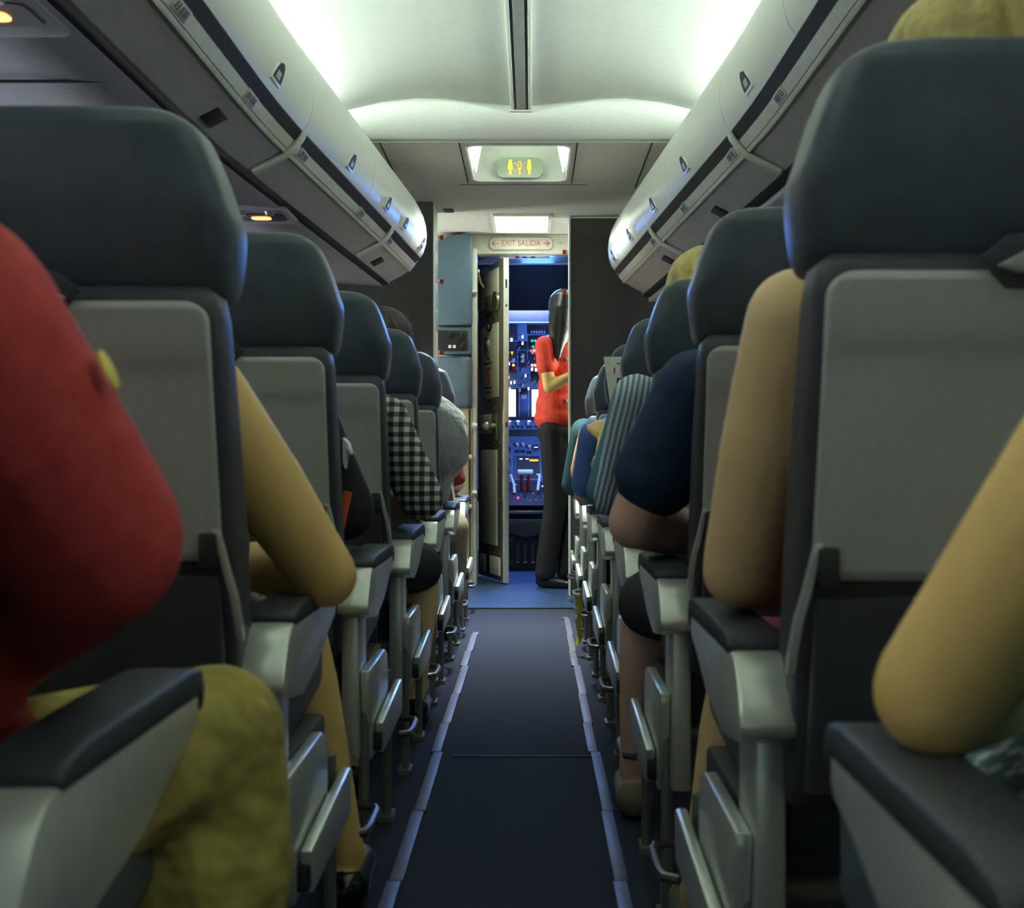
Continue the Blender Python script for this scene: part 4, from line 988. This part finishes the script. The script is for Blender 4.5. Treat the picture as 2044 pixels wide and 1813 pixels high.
b = MB(); c = W(683, 1015, 2.40); b.tube([c + Vector((0.008, 0.02, 0.03)), c + Vector((-0.008, 0.02, -0.045))], 0.008); on_person(p3, b, 'orange_piping', mat('orange piping', (0.7, 0.13, 0.02), 0.6))
p4 = passenger('person in a black and white gingham shirt with black shorts on the left', -1, 2.97, M_ging, M_blackc, M_skin2, M_hairbr,
          sh_=(-0.325, 3.22, 0.86), el=(-0.236, 3.26, 0.665), wr=(-0.40, 3.45, 0.61), knee=(-0.275, 3.74, 0.45), ank=(-0.29, 3.72, 0.10), sleeve=1.05, sr=(0.064, 0.058), shorts=True)
p5 = passenger('person in a red shirt with brown hair showing above the left seat back', -1, 3.84, M_redsh, M_blackc, M_skin2, M_hairbr,
          sh_=(-0.375, 4.1, 0.86), el=(-0.350, 4.15, 0.69), head=(-0.43, 4.16, 1.122), sleeve=0.9, sr=(0.06, 0.052), strands=True)
p6 = passenger('man in a grey T-shirt leaning out into the aisle on the left', -1, 4.71, M_greyt, M_khaki, M_skin3, M_hairbr,
          sh_=W(893, 848, 5.02), el=W(905, 930, 5.14), wr=(-0.42, 5.32, 0.62), chest=(-0.375, 5.0, 0.84), head=(-0.40, 5.06, 1.06), knee=(-0.29, 5.52, 0.47), ank=(-0.30, 5.5, 0.09), sleeve=0.7, sr=(0.078, 0.072), belly=1.08)
p7 = passenger('person in a wine red top in the farthest left seat, pink forearm on armrest', -1, 5.52, M_wine, M_khaki, M_skin3, M_hairb,
          sh_=(-0.345, 5.78, 0.84), el=(-0.297, 5.82, 0.65), wr=(-0.33, 6.08, 0.62), sleeve=0.9, sr=(0.06, 0.05))
# right side, front to back
p8 = passenger('person whose bare elbow rests on the nearest right armrest, patterned shorts', 1, 0.38, M_tealc, M_multi, M_skin1, M_hairbr,
          sh_=(0.45, 0.71, 0.90), el=(0.296, 0.815, 0.622), wr=(0.44, 1.04, 0.60), knee=(0.44, 1.16, 0.48), sleeve=0.1, ar=(0.053, 0.046, 0.034), shorts=True, vox=0.009)
p9 = passenger('blonde woman in a sleeveless pink floral dress, bare arm down to the armrest', 1, 1.17, M_floral, M_floral, M_skin2, M_blond,
          sh_=W(1592, 640, 1.42), el=W(1474, 1140, 1.5), wr=(0.43, 1.78, 0.60), head=(0.52, 1.44, 1.165), knee=(0.365, 1.95, 0.46), ank=(0.30, 2.0, 0.10), sleeve=0.0, ar=(0.054, 0.047, 0.035), shorts=True, vox=0.009, shoe=M_trainer, strands=True)
p10 = passenger('person in a navy short-sleeved shirt and black shorts on the right', 1, 1.966, M_navyc, M_blackc, M_skin3, M_hairbr,
          sh_=(0.325, 2.24, 0.88), el=(0.222, 2.30, 0.652), wr=(0.42, 2.52, 0.61), knee=(0.285, 2.75, 0.46), ank=(0.26, 2.78, 0.10), sleeve=0.62, sr=(0.075, 0.078), ar=(0.056, 0.052, 0.037), shorts=True, shoe=M_trainer)
p11 = passenger('person in a white and blue striped shirt on the right, blonde hair above seat', 1, 2.75, M_stripe, M_khaki, M_skin2, M_blond,
          sh_=W(1270, 795, 3.0), el=W(1213, 1000, 3.1), wr=(0.40, 3.3, 0.62), head=(0.452, 3.08, 1.142), sleeve=1.3, sr=(0.058, 0.037), ar=(0.042, 0.03, 0.026), shoe=M_trainer, strands=True)
p12 = passenger('person in a teal top holding up the newspaper, wristband on the forearm', 1, 3.53, M_tealc, M_blackc, M_skin1, M_hairb,
          sh_=(0.325, 3.80, 0.90), el=(0.247, 3.80, 0.665), wr=W(1206, 878, 4.0), sleeve=1.05, sr=(0.06, 0.05), ar=(0.042, 0.036, 0.028))
b = MB(); b.cyl(W(1199, 930, 3.90), W(1203, 922, 3.92), 0.031); on_person(p12, b, 'wristband', M_white)
p13 = passenger('person in a cornflower blue short-sleeved shirt on the right', 1, 4.35, M_bluec, M_blackc, M_skin3, M_hairbr,
          sh_=W(1186, 868, 4.6), el=W(1167, 985, 4.68), sleeve=0.85, sr=(0.056, 0.055))
p14 = passenger('person in a rust orange top seated two rows from the front on the right', 1, 5.15, M_orange, M_blackc, M_skin2, M_hairb,
          sh_=W(1180, 868, 5.4), el=W(1157, 945, 5.45), wr=(0.38, 5.75, 0.62), sleeve=1.2, sr=(0.055, 0.042))
p15 = passenger('person in a dark teal jacket in the farthest right seat', 1, 5.95, M_dteal, M_blackc, M_skin2, M_hairb,
          sh_=W(1166, 862, 6.2), el=W(1143, 968, 6.3), wr=(0.33, 6.5, 0.60), sleeve=1.8, sr=(0.066, 0.056))

# flight attendant
V = Vector
A0 = V((0.20, 7.60, 0))
f = V((0.94, -0.34, 0)).normalized(); r_ = V((-0.34, -0.94, 0)).normalized()      # facing, and her right-hand side towards the camera
def G(fx, rx, z): return A0 + f * fx + r_ * rx + V((0, 0, z))
nk = G(0.0, 0, 1.47); hd = G(0.045, 0.0, 1.625)
shR, shL = G(-0.03, 0.165, 1.40), G(-0.01, -0.165, 1.40)
elR, elL = W(1096, 773, 7.43), G(0.05, -0.23, 1.13)
wrR, wrL = W(1137, 745, 7.40) + V((0.035, 0, 0)), G(0.26, -0.10, 1.16)
segs = [('e', G(0, 0, 0.95), (0.10, 0.12, 0.11)), ('e', G(0.0, 0, 1.12), (0.105, 0.12, 0.16)), ('e', G(0.0, 0, 1.29), (0.115, 0.145, 0.15)), ('c', [(shR, 0.045), (G(0, 0, 1.41), 0.06), (shL, 0.045)])]
for a, e_, w_ in ((shR, elR, wrR), (shL, elL, wrL)):
    segs.append(('c', [(a, 0.046), (lerp(a, e_, 0.5), 0.041), (e_, 0.035), (lerp(e_, w_, 0.3), 0.035), (w_, 0.024)])); segs += hand(w_, w_ - e_, V((0, 0, 1)))
feet = []
for q in (-1, 1):
    h_, k_, n_ = G(0, q * 0.08, 0.92), G(0.02 - 0.015 * q, q * 0.07, 0.50), G(-0.02 - 0.04 * q, q * 0.07, 0.09)
    segs.append(('c', [(h_, 0.08), (k_, 0.055), (lerp(k_, n_, 0.35), 0.05), (n_, 0.035)])); segs.append(('c', [(n_ - V((0, 0, 0.05)), 0.03), (n_ + f * 0.13 - V((0, 0, 0.065)), 0.024)]))
    feet.append((h_, k_, n_))
segs += head_segs(hd, (f.x, f.y, -0.25), nk)
loc = (A0.x, A0.y, 0)
att = blob('person', segs, M_skin1, None, 0.008, 5, loc)
tag(att, 'flight attendant in a red blouse and black trousers standing by the cockpit door', 'person')
inv = Matrix.Translation(-V(loc))
def sub(name, s_, m, v=0.009, sm=4):
    return blob(name, s_, m, att, v, sm)
sub('blouse', [('e', G(0, 0, 0.99), (0.145, 0.165, 0.10)), ('e', G(0, 0, 1.06), (0.137, 0.155, 0.125)), ('e', G(0.0, 0, 1.16), (0.122, 0.138, 0.16)), ('e', G(0.005, 0, 1.30), (0.135, 0.155, 0.15)), ('c', [(shR, 0.055), (G(-0.005, 0, 1.415), 0.07), (shL, 0.055)]),
               ('c', [(shR, 0.058), (lerp(shR, elR, 0.48), 0.060)]), ('c', [(shL, 0.058), (lerp(shL, elL, 0.48), 0.060)])], M_redbl)
sub('trousers', [('e', G(0, 0, 0.90), (0.125, 0.15, 0.11))] + [('c', [(h_, 0.088), (lerp(h_, k_, 0.5), 0.08), (k_, 0.068), (lerp(k_, n_, 0.5), 0.066), (n_ - V((0, 0, 0.0)), 0.062)]) for h_, k_, n_ in feet], mat('black trouser cloth', (0.007, 0.007, 0.008), 0.8))
for h_, k_, n_ in feet: sub('shoe', [('c', [(n_ - f * 0.02 - V((0, 0, 0.045)), 0.040), (n_ + f * 0.07 - V((0, 0, 0.055)), 0.034), (n_ + f * 0.14 - V((0, 0, 0.062)), 0.026)])], M_shoe, 0.008, 2)
hp = lambda px, py, Y: W(px, py, Y)
hs = [('e', hd + V((-0.012, 0.0, 0.020)), (0.094, 0.096, 0.098)), ('e', hd - f * 0.03 + V((0, 0, -0.05)), (0.075, 0.08, 0.10))]
for k in range(10):
    u = k / 9.0
    Y0 = 7.475 - 0.03 * math.sin(PI * u)
    end = 700 + 20 * math.sin(u * 2.6 + 0.3) - (10 if k % 3 == 0 else 0)
    hs.append(('c', [(W(1112 + 24 * u, 588 + 4 * abs(u - 0.6), Y0 + 0.02), 0.016), (W(1105 + 32 * u, 615, Y0 - 0.01), 0.017), (W(1100 + 36 * u, 655, Y0 - 0.015), 0.015), (W(1101 + 28 * u, 685, Y0 - 0.03), 0.012), (W(1106 + 15 * u, end, Y0 - 0.045), 0.006)]))
sub('hair', hs, M_hairb, 0.006, 2)
face_bits(hd, (f.x, f.y, -0.25), att, loc)

# ------------------------------------------------------------------ loose things
t = thing('newspaper', 'folded newspaper held up in front of a right-hand seat', 'newspaper', (0.27, 4.08, 0.87))
def npage(y):
    return [(-0.002, 0.02 + y, 0.212), (0.34, 0.06 + y, 0.212), (0.34, 0.02 + y, 0.0), (0.026, -0.03 + y, -0.01)]
b = MB(); b.loft([npage(0), npage(0.004)]); b.build('front_page', M_paper, t, smooth=False)
b = MB(); b.loft([npage(0.010), npage(0.013)]); b.build('back_page', M_paper, t, smooth=False)
text('headline_lettering', 'L', 0.045, M_printr, t, (0.037, 0.012, 0.160), (PI / 2 + 0.15, 0, 0.11))
text('headline_lettering', 'F', 0.050, mat('black print', (0.02, 0.02, 0.02), 0.7), t, (0.046, 0.004, 0.125), (PI / 2 + 0.15, 0, 0.11))
for z, w_ in ((0.095, 0.05), (0.08, 0.05), (0.065, 0.05), (0.055, 0.04), (0.03, 0.05), (0.02, 0.05), (0.01, 0.05), (0.19, 0.05)):
    yy = -0.026 + 0.05 * z / 0.22 + 0.003
    b = MB(); b.box((0.05 + w_ / 2 - 0.012, yy - 0.0, z), (w_, 0.004, 0.004)); b.build('print_line', mat('grey print', (0.2, 0.2, 0.19), 0.7), t, smooth=False)
p = W(478, 1206, 1.93)
t = thing('mobile_phone', 'mobile phone lying on the bare-armed left passenger\'s lap', 'phone', p)
rot = Matrix.Rotation(math.radians(-35), 3, 'Z') @ Matrix.Rotation(math.radians(25), 3, 'X')
b = MB(); b.box((0, 0, 0), (0.07, 0.14, 0.009), rot); b.build('phone_case', mat('pale phone edge', (0.55, 0.55, 0.42), 0.4), t, bevel=0.003)
b = MB(); b.box(rot @ V((0, 0, 0.0048)), (0.062, 0.128, 0.002), rot); b.build('phone_screen', mat('phone glass', (0.16, 0.15, 0.11), 0.15), t, smooth=False)
b = MB(); sp_ = [W(1155, 1188, 5.0), W(1158, 1215, 5.01), W(1154, 1245, 5.0), W(1158, 1270, 5.02), W(1152, 1288, 5.0)]
b.loft([[p_ + V((-0.009, 0, 0)), p_ + V((0.009, 0, 0)), p_ + V((0.009, 0.003, 0)), p_ + V((-0.009, 0.003, 0))] for p_ in sp_])
tag(b.build('webbing_strap', mat('yellow webbing', (0.45, 0.40, 0.02), 0.8)), 'thin yellow strap hanging low beside the seat legs on the right', 'strap')
b = MB()
pts = []
for k in range(15):
    a = 2 * PI * k / 14; q = W(918, 1238, 6.0)
    pts.append((q.x + 0.018 * math.cos(a) * 1.0, 6.1 + 0.03 * math.sin(a * 0.5), 0.075 + 0.032 * math.sin(a)))
pts += [(pts[-1][0] - 0.05, 6.12, 0.03), (pts[-1][0] - 0.10, 6.15, 0.008)]
b.tube(pts, 0.003, 6); tag(b.build('headphone_cable', M_black), 'thin black cable loop hanging beside the farthest left seat leg', 'cable')

finish_meshes()
